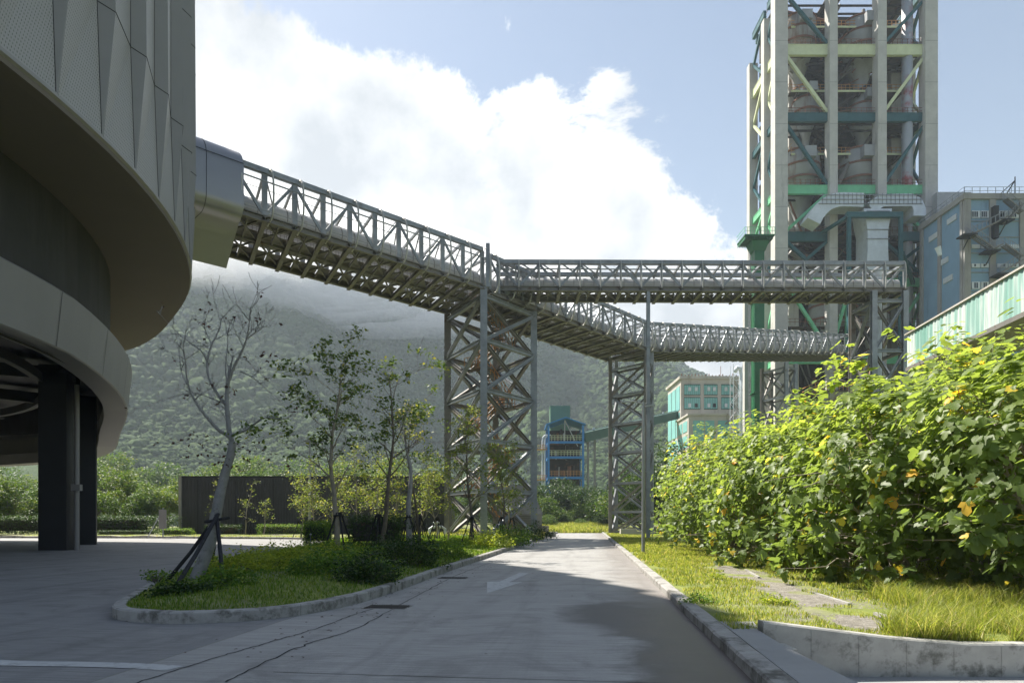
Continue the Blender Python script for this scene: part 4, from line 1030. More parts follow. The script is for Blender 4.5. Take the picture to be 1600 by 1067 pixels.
# outside zigzag stair
fx = lambda px: xx(px, 108)-bb.location.x
flights = [((1575, 309), (1600, 330)), ((1600, 318), (1575, 345)), ((1577, 337), (1521, 365)), ((1519, 362), (1552, 386)), ((1552, 388), (1568, 381)), ((1572, 381), (1600, 400)), ((1600, 405), (1567, 425)), ((1565, 425), (1600, 448))]
for (p, q) in flights:
    a = Vector((fx(p[0]), -2.0, zx(p[1], 108))); b = Vector((fx(q[0]), -2.0, zx(q[1], 108)))
    mb = MB()
    for o_ in (0, 1.1): mb.beam(a+Vector((0, o_, 0)), b+Vector((0, o_, 0)), .08, .2)
    for j in range(14): pq = a.lerp(b, (j+.5)/14); mb.beam(pq, pq+Vector((0, 1.1, 0)), .26, .05)
    f_ = mb.build('stair_flight', M['steel_brown'], bb); hr = MB()
    for o_ in (0, 1.1):
        hr.tube([a+Vector((0, o_, 1.1)), b+Vector((0, o_, 1.1))], .045, 4)
        for j in range(9): pq = a.lerp(b, j/8)+Vector((0, o_, 0)); hr.tube([pq, pq+Vector((0, 0, 1.1))], .035, 4)
    hr.build('handrail', M['steel'], f_)
for px, py in ((1517, 363), (1553, 388), (1575, 340), (1570, 425)):
    mb = MB(); mb.box(fx(px)-1.1, fx(px)+1.1, -2.1, -.1, zx(py, 108)-.35, zx(py, 108)-.15); mb.beam((fx(px), -2, zx(py, 108)-.3), (fx(px), -.1, zx(py, 108)-2), .12, .12)
    mb.build('landing', M['black'], bb)
mb = MB(); mb.box(fx(1562), fx(1569), -.9, -.1, zx(367, 108), zx(316, 108)).build('riser_duct', M['black'], bb)
# lower wing at its left, leading behind the tower
ho = MB(); xh = xx(1472, 108)-bb.location.x
ho.tube([(xh-.2, -1.2, zx(383, 108)), (xh, -1.2, zx(388, 108)), (xh+.2, -1.2, zx(396, 108))], [.45, .4, .3], 10)
ho.build('exhaust_hood', M['duct'], bb)

# ================================================================== SHEETED GALLERY ON THE RIGHT
sg = empty('sheeted_gallery', (31.6, 54.6, 0), 'elevated gallery clad in streaked pale green corrugated sheets at far right', 'gallery')
a = Vector((0, 0, 16.6)); b = Vector((-5.4, -52, 16.6)); zb_ = 13.75
mb = MB(); n = 210; vs = []
for i in range(n+1):
    p = a.lerp(b, i/n); off = .06*(i % 2)
    vs += [(p.x-off, p.y, 16.5), (p.x-off, p.y, zb_)]
mb.add(vs, [(2*i, 2*i+1, 2*i+3, 2*i+2) for i in range(n)])
mb.add([(0, 0, 16.5), (5, 0, 17.2), (5, 0, zb_), (0, 0, zb_)], [(0, 1, 2, 3)])
mb.build('sheet_wall', M['sheet'], sg)
mb = MB(); mb.add([(-.15, .15, 16.5), (5, .15, 17.3), (-.4, -52, 17.3), (-5.55, -52, 16.5), (-.15, .15, 16.62), (5, .15, 17.42), (-.4, -52, 17.42), (-5.55, -52, 16.62)], [(0, 1, 2, 3), (4, 5, 6, 7), (0, 4, 7, 3), (0, 1, 5, 4)])
mb.build('roof_edge', M['tconc'], sg)
mb = MB(); mb.add([(0, 0, zb_), (5, 0, zb_), (-.4, -52, zb_), (-5.4, -52, zb_)], [(0, 1, 2, 3)]); mb.beam((0, 0, zb_), (-5.4, -52, zb_), .25, .3); mb.build('gallery_floor', M['steel_brown'], sg)
for y in (-6, -20, -34, -48): MB().beam((2+y*.104, y, 0), (2+y*.104, y, zb_), .6, .6, prof='I').build('support_leg', M['steel_brown'], sg)

# ================================================================== TURQUOISE BUILDING, LATTICE PIPE, BLUE TOWER, GREEN GALLERY
tq = empty('panelled_building', (xx(1064, 180), 180, 0), 'turquoise panelled building with concrete grid beyond the road end', 'building')
Z = zx(592, 180); W_ = 24; DP = 15
MB().box(0, W_, 0, DP, 0, Z-.01).build('concrete_frame', M['tconc'], tq)
MB().box(-.5, W_+.5, -.5, DP+.5, Z, Z+.7).build('cornice', M['tconc'], tq)
fx = lambda px: xx(px, 180)-tq.location.x
for r_, (y0, y1) in enumerate(((601, 617), (621, 639))):
    for (p0, p1) in ((1069, 1094), (1100, 1121), (1127, 1147), (1153, 1173)):
        o = MB().box(fx(p0), fx(p1), -.12, .1, zx(y1, 180), zx(y0, 180)).build('wall_panel', M['tpanel'], tq)
        sm = MB()
        for f in np.linspace(.0, 1, 9): sm.box(fx(p0)+(fx(p1)-fx(p0))*f-.03, fx(p0)+(fx(p1)-fx(p0))*f+.03, -.16, -.1, zx(y1, 180), zx(y0, 180))
        for f in (0, 1): z = zx(y0, 180)*(1-f)+zx(y1, 180)*f; sm.box(fx(p0), fx(p1), -.18, -.1, z-.1, z+.1)
        sm.build('panel_seam', M['ggal'], o)
        for k in (.25, .66):
            xa = fx(p0)+(fx(p1)-fx(p0))*k; zz_ = (zx(y0, 180)+zx(y1, 180))/2+(.25 if r_ == 0 else -.5)
            MB().box(xa, xa+.75, -.2, -.05, zz_-.55, zz_+.45).build('window', M['glassd'] if r_ and k > .5 else M['window'], o)
for r_, (z0, z1) in enumerate(((31.3, 37.6), (24.3, 30.6), (17.5, 23.6), (10, 16.8))):
    for k in range(3):
        MB().box(-.12, .1, 1.0+k*4.7, 5.0+k*4.7, z0, z1).build('wall_panel', M['tpanel'], tq)
# lower front wing
Zw = zx(649, 168)
xw = xx(1076, 168)-tq.location.x
MB().box(xw, xw+20, -12, -.2, 0, Zw).box(xw-.3, xw+20.3, -12.3, -.2, Zw+.004, Zw+.5).build('front_wing', M['tconc'], tq)
for (p0, p1) in ((1083, 1100), (1102, 1116), (1122, 1139), (1145, 1160)):
    MB().box(xx(p0, 168)-tq.location.x, xx(p1, 168)-tq.location.x, -12.15, -11.9, zx(690, 168), zx(657, 168)).build('wing_panel', M['tpanel'], tq)
for k in range(2):
    for z0, z1 in ((zx(676, 172), zx(660, 172)), (zx(700, 172), zx(682, 172))): MB().box(xw-.1, xw+.1, -10.8+k*5.2, -6.6+k*5.2, z0, z1).build('wing_panel', M['tpanel'], tq)
rf = MB()
for k in range(26): rf.box(fx(1064)+k*.9, fx(1064)+k*.9+.25, -.4, -.2, Z+.7, Z+.7+rnd.uniform(.1, .7))
rf.tube([(fx(1128), 1, Z), (fx(1128), 1, Z+3.6)], .08, 4); rf.build('roof_bits', M['rust'], tq)
MB().tube([(fx(1110), -12.5, zx(662, 167)), (fx(1116), -13, zx(656, 167)), (fx(1122), -12.5, zx(648, 167)), (fx(1128), -11, zx(642, 167))], .22, 8).build('vent_pipe', M['steel_brown'], tq)

gp = empty('gooseneck_pipe', (xx(1157, 135), 135, 0), 'white gooseneck pipe inside a light lattice frame left of the concrete tower', 'pipe')
zt = zx(573, 135)
MB().tube([(.6, 0, 4), (.6, 0, zt-3), (.55, 0, zt-1.4), (0.2, 0, zt-.4), (-.6, 0, zt-.2), (-1.1, 0, zt-1)], [.95, .9, .75, .55, .45, .4], 14).build('pipe', M['duct'], gp, True)
lf = MB()
for x in (-1.7, .1, 1.8):
    for y in (-1, 1): lf.beam((x, y, 4), (x, y, zt+.3*(x < 1)), .1, .1)
for k in range(12):
    z = 4+k*(zt-4)/12; z2 = z+(zt-4)/12
    for y in (-1, 1):
        lf.beam((-1.7, y, z), (1.8, y, z), .08, .08); lf.beam((-1.7 if k % 2 else .1, y, z), (.1 if k % 2 else -1.7, y, z2), .07, .07)
lf.build('lattice_frame', M['duct'], gp)

bt = empty('blue_framed_tower', (xx(882, 150), 150, 0), 'small open process tower with blue steel frame beyond the end of the road', 'industrial tower')
hw = 3.7; zt = zx(668, 150); fz_ = [zx(y, 150) for y in (752, 748, 717, 694)]
for x in (-hw, hw):
    for y in (-hw, hw): MB().beam((x, y, 0), (x, y, zt), .45, .45, prof='I').build('leg', M['blue'], bt)
for py, rl2 in ((748, 1), (717, 1), (694, 1), (772, 0)):
    z = zx(py, 150); mb = MB()
    for y in (-hw, hw): mb.beam((-hw-.2, y, z), (hw+.2, y, z), .3, .5)
    for x in (-hw, hw): mb.beam((x, -hw, z), (x, hw, z), .3, .5)
    mb.build('beam', M['blue'], bt)
    f_ = MB().box(-hw, hw, -hw+.1, hw, z+.26, z+.34).build('floor', M['grate'], bt)
    hr = MB()
    for h in (.5, .85, 1.2): hr.tube([(-hw, -hw, z+.3+h), (hw, -hw, z+.3+h)], .05, 4)
    for k in range(12): hr.tube([(-hw+2*hw*k/11, -hw, z+.3), (-hw+2*hw*k/11, -hw, z+1.5)], .05, 4)
    hr.build('railing', M['orange'] if py == 748 else M['yellow'], f_)
rf = MB()
rf.add([(-hw-.5, -hw-.5, zt), (0, -hw-.5, zt+1.5), (hw+.5, -hw-.5, zt), (-hw-.5, hw+.5, zt), (0, hw+.5, zt+1.5), (hw+.5, hw+.5, zt), (-hw-.5, -hw-.5, zt+.25), (0, -hw-.5, zt+1.75), (hw+.5, -hw-.5, zt+.25), (-hw-.5, hw+.5, zt+.25), (0, hw+.5, zt+1.75), (hw+.5, hw+.5, zt+.25)],
       [(0, 1, 4, 3), (1, 2, 5, 4), (6, 7, 10, 9), (7, 8, 11, 10), (0, 1, 7, 6), (1, 2, 8, 7), (0, 3, 9, 6), (2, 5, 11, 8)])
rf.build('roof', M['blue'], bt)
for k in range(18):
    x = rnd.uniform(-2.8, 2.8); z = rnd.choice([2, zx(748, 150), zx(717, 150), zx(694, 150)])
    rr_2 = rnd.uniform(.15, .5); MB().tube([(x, rnd.uniform(-1.5, 2.5), z), (x, rnd.uniform(-1.5, 2.5), z+rnd.uniform(1.5, 3.4))], rr_2, 10).build('vessel', M[rnd.choice(['steel_brown', 'cover', 'rust', 'white_t', 'dark'])], bt)
for a_, b_ in (((-.2, zx(660, 150)), (2.6, zx(700, 150))), ((-.2, zx(660, 150)), (-.2, zx(694, 150)))): MB().beam((a_[0], -hw+.2, a_[1]), (b_[0], -hw+.2, b_[1]), .18, .18).build('brace', M['cover'], bt)
MB().box(-hw, hw, hw-.3, hw-.1, 2, zt-.2).build('back_sheeting', M['dark'], bt)
up = MB()
px0 = -4.9
for dx in (0, .55): up.tube([(px0+dx, -.5, 0), (px0+dx, -.5, zx(690, 150)), (px0+dx+.15, -.5, zx(684, 150)), (px0+.6+dx, -.5, zx(680.5, 150)), (px0+1.3+dx, -.5, zx(680, 150))], .17, 8)
up.build('bent_pipe', M['duct'], bt)
for z in (zx(750, 150), zx(703, 150)):
    q_ = MB().box(-6.3, -4.0, -1.3, .6, z, z+.12)
    for h in (.5, 1.0): q_.tube([(-6.3, -1.3, z+h), (-4.0, -1.3, z+h)], .05, 4)
    for k in range(6): q_.tube([(-6.3+.46*k, -1.3, z), (-6.3+.46*k, -1.3, z+1.1)], .05, 4)
    q_.build('side_platform', M['orange'], bt)
gbx = empty('rooftop_hopper', (xx(874, 158), 158, 0), 'plain grey green sheet box rising behind the small blue tower', 'hopper box')
mb = MB(); mb.box(-2.2, 2.3, -2, 2, 3, zx(637, 158))
for k in range(14): mb.box(-2.2+k*.34, -2.1+k*.34, -2.06, -1.9, 3, zx(637, 158)-.02)
mb.build('sheet_casing', M['gbox'], gbx); MB().box(-2.3, 2.4, -2.1, 2.1, zx(637, 158), zx(636, 158)).build('lid', M['gbox'], gbx)
gg = empty('covered_gallery', (xx(908, 150), 150, 0), 'dark green covered gallery sloping up from the blue tower to the turquoise building', 'gallery')
a = P(908, 684, 150)-gg.location; b = P(1056, 648.5, 184)-gg.location
MB().beam(a, b, 2.2, 2.0).build('casing', M['ggal'], gg)
MB().beam(a+Vector((0, -1.15, 1.05)), b+Vector((0, -1.15, 1.05)), .2, .15).beam(a+Vector((0, -1.15, -1.05)), b+Vector((0, -1.15, -1.05)), .2, .2).build('edge_trim', M['teal'], gg)
for f in (.11, .36, .84):
    p = a.lerp(b, f); MB().box(p.x-.3, p.x+.3, p.y-1.3, p.y-1.1, p.z-.4, p.z+.5).box(p.x-.2, p.x+.2, p.y-.4, p.y, p.z+1, p.z+1.6).build('window', M['window'], gg)
for f in (.06, .12, .6):
    p = a.lerp(b, f); MB().beam((p.x, p.y, 0), (p.x, p.y, p.z-1), .45, .45).build('support_leg', M['cblock'], gg)
pb = empty('pipe_bridge', (xx(920, 140), 140, 0), 'low dark green pipe bridge above the bushes right of the road end', 'pipe bridge')
mb = MB(); z0 = zx(777, 140)
for z in (z0, z0+1.3): mb.beam((0, 0, z), (10, 0, z), .2, .2)
for k in range(10): mb.beam((k, 0, z0), (k+1, 0, z0+1.3), .08, .08)
mb.beam((0, 0, 0), (0, 0, z0), .3, .3).beam((10, 0, 0), (10, 0, z0), .3, .3).build('frame', M['ggal'], pb)
MB().tube([(0, .5, z0+.5), (10, .5, z0+.5)], .25, 8).build('pipe', M['ggal'], pb)

# ================================================================== DARK WALL / LOW SHED, SMALL THINGS
dw = empty('dark_shed', (xx(280, 74), 74, 0), 'long low charcoal corrugated shed behind the young trees', 'shed')
Wd = xx(700, 74)-xx(280, 74)
mb = MB(); mb.box(.3, Wd, 0, 9, 0, zx(746, 74))
for k in range(int(Wd/.3)): mb.box(.35+k*.3, .42+k*.3, -.05, .05, .1, zx(746, 74)-.1)
mb.build('wall', M['dwall'], dw)
MB().box(-.0, .3, -.2, 9.1, 0, zx(744, 74)).build('end_pier', M['cblock'], dw)
MB().box(0, Wd, -.12, 9.1, zx(746, 74)+.004, zx(743.5, 74)).build('coping', M['black'], dw)
pn = MB()
for k in range(7): pn.box(2+k*4.1, 2.05+k*4.1, -.07, -.04, .1, zx(746, 74)-.2)
pn.build('panel_joint', M['black'], dw)
ub = empty('utility_shed', (xx(838, 72)-4.6, 72, 0), 'small grey louvred utility shed behind the tall trestle', 'shed')
mb = MB(); mb.box(0, 5.2, 0, 4, 0, 2.4); mb.build('wall', M['cblock'], ub)
lv = MB()
for k in range(10): lv.box(2.0, 4.6, -.08, 0, .5+k*.18, .6+k*.18)
lv.build('louvre', M['steel_brown'], ub)
mb = MB(); mb.add([(-.1, -.1, 2.4), (5.3, -.1, 2.4), (5.3, 4.1, 2.4), (-.1, 4.1, 2.4), (1.2, 1.4, 5.6), (4.0, 1.4, 5.6), (4.0, 2.6, 5.6), (1.2, 2.6, 5.6)], [(0, 1, 5, 4), (1, 2, 6, 5), (2, 3, 7, 6), (3, 0, 4, 7), (4, 5, 6, 7)])
mb.build('hopper_roof', M['cblock'], ub)
vp = empty('valve_pipes', (xx(685, 62), 62, .25), 'pale blue valve pipework standing low behind the young trees', 'pipework')
mb = MB(); mb.tube([(-.8, 0, 0), (-.8, 0, .7), (-.5, 0, .9), (.3, 0, .9), (.6, 0, .7), (.6, 0, 0)], .13, 8); mb.tube([(0, 0, 0), (0, 0, 1.0)], .11, 8); mb.lathe((-.2, 0, .9), [(.01, .5), (.28, .45), (.3, .35), (.05, .2)], 10)
mb.build('pipes', M['duct'], vp)
bd = empty('concrete_bollard', (rl(72)-.2, 72, .2), 'squat concrete block post at the kerb where the road ends', 'bollard')
MB().box(-.35, .35, -.35, .35, -.2, 1.0).build('block', M['tconc'], bd); MB().box(.36, 1.1, -.3, .3, -.2, .35).build('plinth', M['tconc'], bd)
cb = empty('concrete_block', (xx(985, 74), 74, 0), 'pale concrete block lying in the grass behind the lattice trestle', 'block')
MB().box(-1.1, .6, -.4, .4, 0, .85).build('block', M['tconc'], cb); MB().box(.61, 1.3, -.3, .3, 0, .6).build('step', M['tconc'], cb)
ss = empty('small_sign', (xx(254, 64), 64, .15), 'small pale sign plate on a stake by the left hedge', 'sign')
MB().box(-.35, .35, -.03, .03, .8, 2.6).build('plate', M['cblock'], ss); MB().tube([(0, .05, 0), (0, .05, 2.8)], .06, 6).build('stake', M['steel'], ss); MB().tube([(-1.4, 0, 0), (-.2, 0, 2.2)], .05, 5).build('prop', M['steel'], ss)
for i, (px, d_, h_, lb) in enumerate(((636, 37, 0, None), (484, 66, 9.2, 'slim grey lamp post in front of the charcoal shed'), (468, 140, 16, None), (208, 150, 14, None))):
    if lb:
        q = empty('lamp_post', (xx(px, d_), d_, .1), lb, 'lamp post'); MB().tube([(0, 0, 0), (0, 0, h_)], [.16, .1], 8).build('pole', M['lamp'], q); MB().box(-.6, .6, -.1, .1, h_, h_+.15).build('lamp_head', M['lamp'], q)
lg = empty('garden_light', (-11.3, 38.3, 0.05), 'tiny white garden lamp on a thin stake at the island edge', 'garden light')
MB().tube([(0, 0, 0), (0, 0, .8)], .015, 5).build('stake', M['lamp'], lg); MB().lathe((0, 0, .82), [(.01, .08), (.06, .05), (.06, 0), (.01, -.02)], 8).build('lamp', M['paint'], lg)
for i, (p, q, lb) in enumerate((((1268, 925), (1328, 944), 'narrow concrete edging strip lying in the grass above the retaining wall, the longest piece'), ((1368, 958), (1438, 978), 'broken concrete edging strip half buried nearer the camera in tall grass'), ((1165, 890), (1186, 902), 'short far piece of concrete edging at the foot of the bushes'))):
    a = PZ(p[0], p[1], .08); b = PZ(q[0], q[1], .1)
    o = MB().beam((0, 0, 0), b-a, .07, .05).build('edging_strip', M['kerb']); o.location = a; T(o, lb, 'edging', 'edging strips in the verge')

# ================================================================== MOUNTAIN, FOREST, CLOUD BANK, HAZE
RIDGE = [(-1800, 430), (-600, 360), (0, 375), (200, 400), (330, 408), (450, 425), (600, 458), (700, 478), (800, 490), (900, 512), (1000, 545), (1060, 567), (1100, 582), (1140, 598), (1250, 640), (1500, 700), (2600, 760)]
def lerp_tab(tab, x):
    xs = [p[0] for p in tab]; ys = [p[1] for p in tab]; return float(np.interp(x, xs, ys))
DR = 900.0; DB = 235.0
def hill_z(x, d):
    px = 800+F*x/max(d, 1); rz = (HZ-lerp_tab(RIDGE, px))/F*DR
    t = (d-DB)/(DR-DB)
    if t <= 0: return -2.0
    n = mnoise.fractal(Vector((x*.0042, d*.0030, 1.3)), 1.0, 2.0, 5)
    sp = mnoise.noise(Vector((x*.012+d*.002, d*.0022, 7.7)))
    prof = t**1.22 if t < 1 else max(.2, 1-(t-1)*1.6)
    damp = min(1, t*3)*max(0, min(1, abs(1-t)*2.6+.10))
    return rz*prof + (n*60+sp*44-22*abs(mnoise.noise(Vector((x*.009, d*.003, 3.1)))))*damp
az = np.linspace(-1500, 2500, 230); dd = DB + (np.linspace(0, 1, 110)**1.15)*(1250-DB)
V = []; 
for d in dd:
    for px in az:
        x = (px-800)/F*d; V.append((x, d, hill_z(x, d)))
na, nd = len(az), len(dd); I = np.arange(na*nd).reshape(nd, na)
Fc = np.stack([I[:-1, :-1], I[:-1, 1:], I[1:, 1:], I[1:, :-1]], -1).reshape(-1, 4)
T(np_mesh('mountain', np.array(V), Fc, M['forest'], smooth=True), kind='structure')
def ico(sub=2):
    import bmesh
    bm = bmesh.new(); bmesh.ops.create_icosphere(bm, subdivisions=sub, radius=1); v = np.array([tuple(q.co) for q in bm.verts]); f = np.array([[q.index for q in p.verts] for p in bm.faces]); bm.free(); return v, f
IV, IF = ico(2)
def crowns(name, pts, rads, matr, squash=.8, rough=.22):
    n = len(pts); j = 1+rg.normal(0, rough, (n, len(IV), 1)).clip(-.45, .5)
    a = rg.uniform(0, 6.28, n); ca, sa = np.cos(a), np.sin(a)
    v = IV[None]*j; x = v[..., 0]*ca[:, None]-v[..., 1]*sa[:, None]; y = v[..., 0]*sa[:, None]+v[..., 1]*ca[:, None]
    v = np.stack([x, y, v[..., 2]*squash], -1)*rads[:, None, None]+pts[:, None, :]
    f = (IF[None]+(np.arange(n)*len(IV))[:, None, None]).reshape(-1, 3)
    return np_mesh(name, v.reshape(-1, 3), f, matr, smooth=False)
def scatter(n, d0, d1, p0, p1, rlo, rhi):
    P_ = []; Rr = []
    for _ in range(n):
        d = math.sqrt(rnd.uniform(d0*d0, d1*d1)); px = rnd.uniform(p0, p1); x = (px-800)/F*d; r_ = rnd.uniform(rlo, rhi)*(1 if rnd.random() < .85 else 1.35)
        P_.append((x, d, hill_z(x, d)+r_*.25)); Rr.append(r_)
    return np.array(P_), np.array(Rr)
p_, r_ = scatter(23000, 430, 925, 130, 1140, 1.7, 4.4)
T(crowns('mountain_forest', p_, r_, M['forest'], .85, .30), kind='stuff')
p_, r_ = scatter(9000, 240, 440, 130, 1140, 1.2, 2.8)
T(crowns('foothill_forest', p_, r_, M['forest'], .9, .30), kind='stuff')

# low cloud lying on the ridge: soft homogeneous volume
cm_ = bpy.data.materials.new('low_cloud'); cm_.use_nodes = True; t = cm_.node_tree; t.nodes.clear()
pvn = t.nodes.new('ShaderNodeVolumePrincipled'); pvn.inputs['Color'].default_value = (.99, .99, .99, 1); pvn.inputs['Density'].default_value = .0105; pvn.inputs['Anisotropy'].default_value = .25
t.links.new(pvn.outputs[0], t.nodes.new('ShaderNodeOutputMaterial').inputs['Volume'])
IV3, IF3 = ico(5)
vs = []; fs = []; b0 = 0
BK = [(180, 395, 780, 190, 130, 42), (330, 385, 800, 170, 150, 46), (430, 405, 760, 150, 150, 44), (540, 425, 800, 150, 140, 44), (640, 440, 800, 130, 140, 40), (740, 455, 830, 120, 120, 36), (840, 470, 850, 90, 110, 28),
      (300, 388, 820, 200, 140, 42), (480, 408, 840, 190, 120, 38), (660, 438, 860, 150, 110, 34), (370, 430, 690, 110, 90, 22), (600, 470, 720, 120, 90, 18), (460, 455, 700, 110, 80, 18), (20, 395, 800, 240, 160, 55), (560, 425, 700, 170, 120, 26), (380, 412, 640, 150, 110, 28), (700, 462, 740, 130, 110, 20), (250, 410, 640, 130, 110, 30), (400, 452, 620, 170, 90, 24), (590, 478, 660, 150, 90, 22)]
for (px, py, d, rx, ry, rz) in BK:
    c = P(px, py, d); v = IV3.copy()
    dsp = np.array([1+.34*mnoise.fractal(Vector(tuple(q*1.6))+c*.02, 1.0, 2.0, 4) for q in v])
    v = v*(1+(dsp[:, None]-1)*.45)*np.array([rx, ry, rz])+np.array(tuple(c)); vs.append(v); fs.append(IF3+b0); b0 += len(v)
T(np_mesh('cloud_bank', np.concatenate(vs), np.concatenate(fs), cm_, smooth=True), kind='stuff')
hm = bpy.data.materials.new('haze_air'); hm.use_nodes = True; t = hm.node_tree; t.nodes.clear()
pvn = t.nodes.new('ShaderNodeVolumePrincipled'); pvn.inputs['Color'].default_value = (.76, .87, 1.0, 1); pvn.inputs['Density'].default_value = .00026; pvn.inputs['Anisotropy'].default_value = .2
t.links.new(pvn.outputs[0], t.nodes.new('ShaderNodeOutputMaterial').inputs['Volume'])
T(MB().box(-1700, 1900, -80, 1290, -3, 470).build('haze', hm), kind='stuff')

# ================================================================== VEGETATION
def put_leaves(name, tips, r, per, ls, matr, parent, tint_lo=0, tint_hi=1, spread=.6, droop=.25, tpl='leaf', power=1.6, up_bias=None):
    c, a, nm, s_ = rosettes(tips, r, per, ls, spread, droop)
    tn = tint_lo+(tint_hi-tint_lo)*rg.uniform(0, 1, len(c))**power
    return leaves(name, c, a, nm, s_, tn, matr, parent, tpl)

# ---- leaning, nearly bare tree (drawn limb by limb)
hd = 16.6
ht = empty('leaning_bare_tree', tuple(P(303, 908, hd)), 'leaning almost leafless pale tree propped by dark poles at the island tip', 'tree')
def hp3(px, py, dy=0): return P(px, py, hd+dy)-ht.location
tips = []
mb = MB()
def limb(pxs, r0, r1, dy0=0, dy1=0, kids=0, klen=.8, depth=1, sides=8):
    kids = int(kids*1.25); klen *= .85
    q = catmull([(*hp3(x, y, dy0+(dy1-dy0)*i/(len(pxs)-1)),) for i, (x, y) in enumerate(pxs)], 3); n = len(q)
    q = [Vector(p) for p in q]
    mb.tube(q, [r0+(r1-r0)*i/(n-1) for i in range(n)], sides, cap=False)
    for k in range(kids):
        i = rnd.randint(n//3, n-2); d = (q[i+1]-q[i]).normalized()
        sd_ = Vector((rnd.gauss(0, 1), rnd.gauss(0, 1), rnd.gauss(.3, .6))).normalized()
        branchy(mb, rnd, q[i], d*.6+sd_, klen*rnd.uniform(.6, 1.2), .014, depth, tips, .35, .15, (2, 3), 4)
    d = (q[-1]-q[-2]).normalized(); branchy(mb, rnd, q[-1], d, klen, r1, depth, tips, .3, .1, (2, 4), 5)
limb([(303, 912), (316, 880), (329, 845), (337, 805), (344, 770), (352, 738), (360, 712), (363, 691)], .165, .085, 0, .1, 0, .1, 0, 12)
limb([(363, 691), (356, 680), (341, 671), (321, 649), (304, 625), (293, 598), (290, 570), (287, 548)], .055, .012, .1, -.6, 4, .9)
limb([(363, 691), (358, 674), (356, 650), (354, 630), (355, 605), (358, 590)], .07, .045, .1, .2, 3, .7)
limb([(354, 632), (344, 622), (332, 602), (325, 586), (324, 562), (331, 538), (342, 515), (344, 500), (339, 485)], .042, .008, .2, .7, 5, .9)
limb([(358, 592), (366, 572), (377, 550), (385, 530), (389, 508), (390, 490)], .042, .008, .2, -.2, 6, .9)
limb([(362, 680), (372, 676), (384, 672), (400, 660), (415, 652), (438, 654)], .04, .01, .1, -.5, 3, .6)
limb([(325, 566), (314, 548), (300, 538), (280, 522), (262, 504)], .02, .006, .3, -.2, 2, .4)
limb([(353, 632), (325, 620), (300, 614), (262, 622), (226, 636)], .018, .005, .1, .8, 2, .5)
limb([(376, 580), (392, 588), (405, 598), (420, 612)], .018, .006, .1, .3, 2, .4)
limb([(355, 600), (352, 570), (356, 535), (352, 505)], .02, .006, .1, .2, 3, .6)
limb([(385, 530), (398, 520), (410, 512), (414, 500)], .018, .006, 0, .2, 3, .5)
limb([(331, 538), (322, 520), (318, 500), (322, 480)], .018, .005, .4, .6, 3, .5)
limb([(292, 600), (283, 580), (280, 550), (276, 530)], .016, .005, -.5, -.5, 2, .4)
mb.build('trunk', M['barkp'], ht, True)
lt_ = [t_ for t_, d in tips if rnd.random() < .16]
def addl(px, py, n, s_=.5): return [tuple(hp3(px, py)+Vector((rnd.gauss(0, s_), rnd.gauss(0, .3), rnd.gauss(0, s_*.45)))) for _ in range(n)]
lt_ += addl(325, 693, 22, .35)+addl(385, 710, 20, .4)+addl(318, 600, 6, .2)+addl(350, 610, 5, .2)+addl(345, 725, 9, .2)+addl(400, 560, 5, .3)
put_leaves('withered_leaves', lt_, .05, 3, .10, M['leaf_red'], ht, 0, .8)
put_leaves('green_leaves', addl(428, 654, 7, .12)+addl(400, 668, 14, .18)+addl(380, 690, 10, .25), .08, 4, .12, M['leaf_tree'], ht)
col = hp3(338, 812)
for (gx, gy) in ((256, 905), (262, 926), (349, 918), (330, 880)):
    g_ = PZ(gx, gy, .2)-ht.location; g_.z = -.08
    MB().tube([col+Vector((rnd.uniform(-.05, .05), 0, .15)), (col+g_)/2+Vector((.02, 0, .01)), g_], [.05, .045, .05], 8).build('prop_pole', M['pole'], ht)
MB().tube([col+Vector((-.22, -.12, -.05)), col+Vector((.2, -.16, .02)), col+Vector((.24, .14, .05)), col+Vector((-.2, .16, 0)), col+Vector((-.22, -.12, -.05))], .035, 6).build('tie_band', M['pole'], ht)

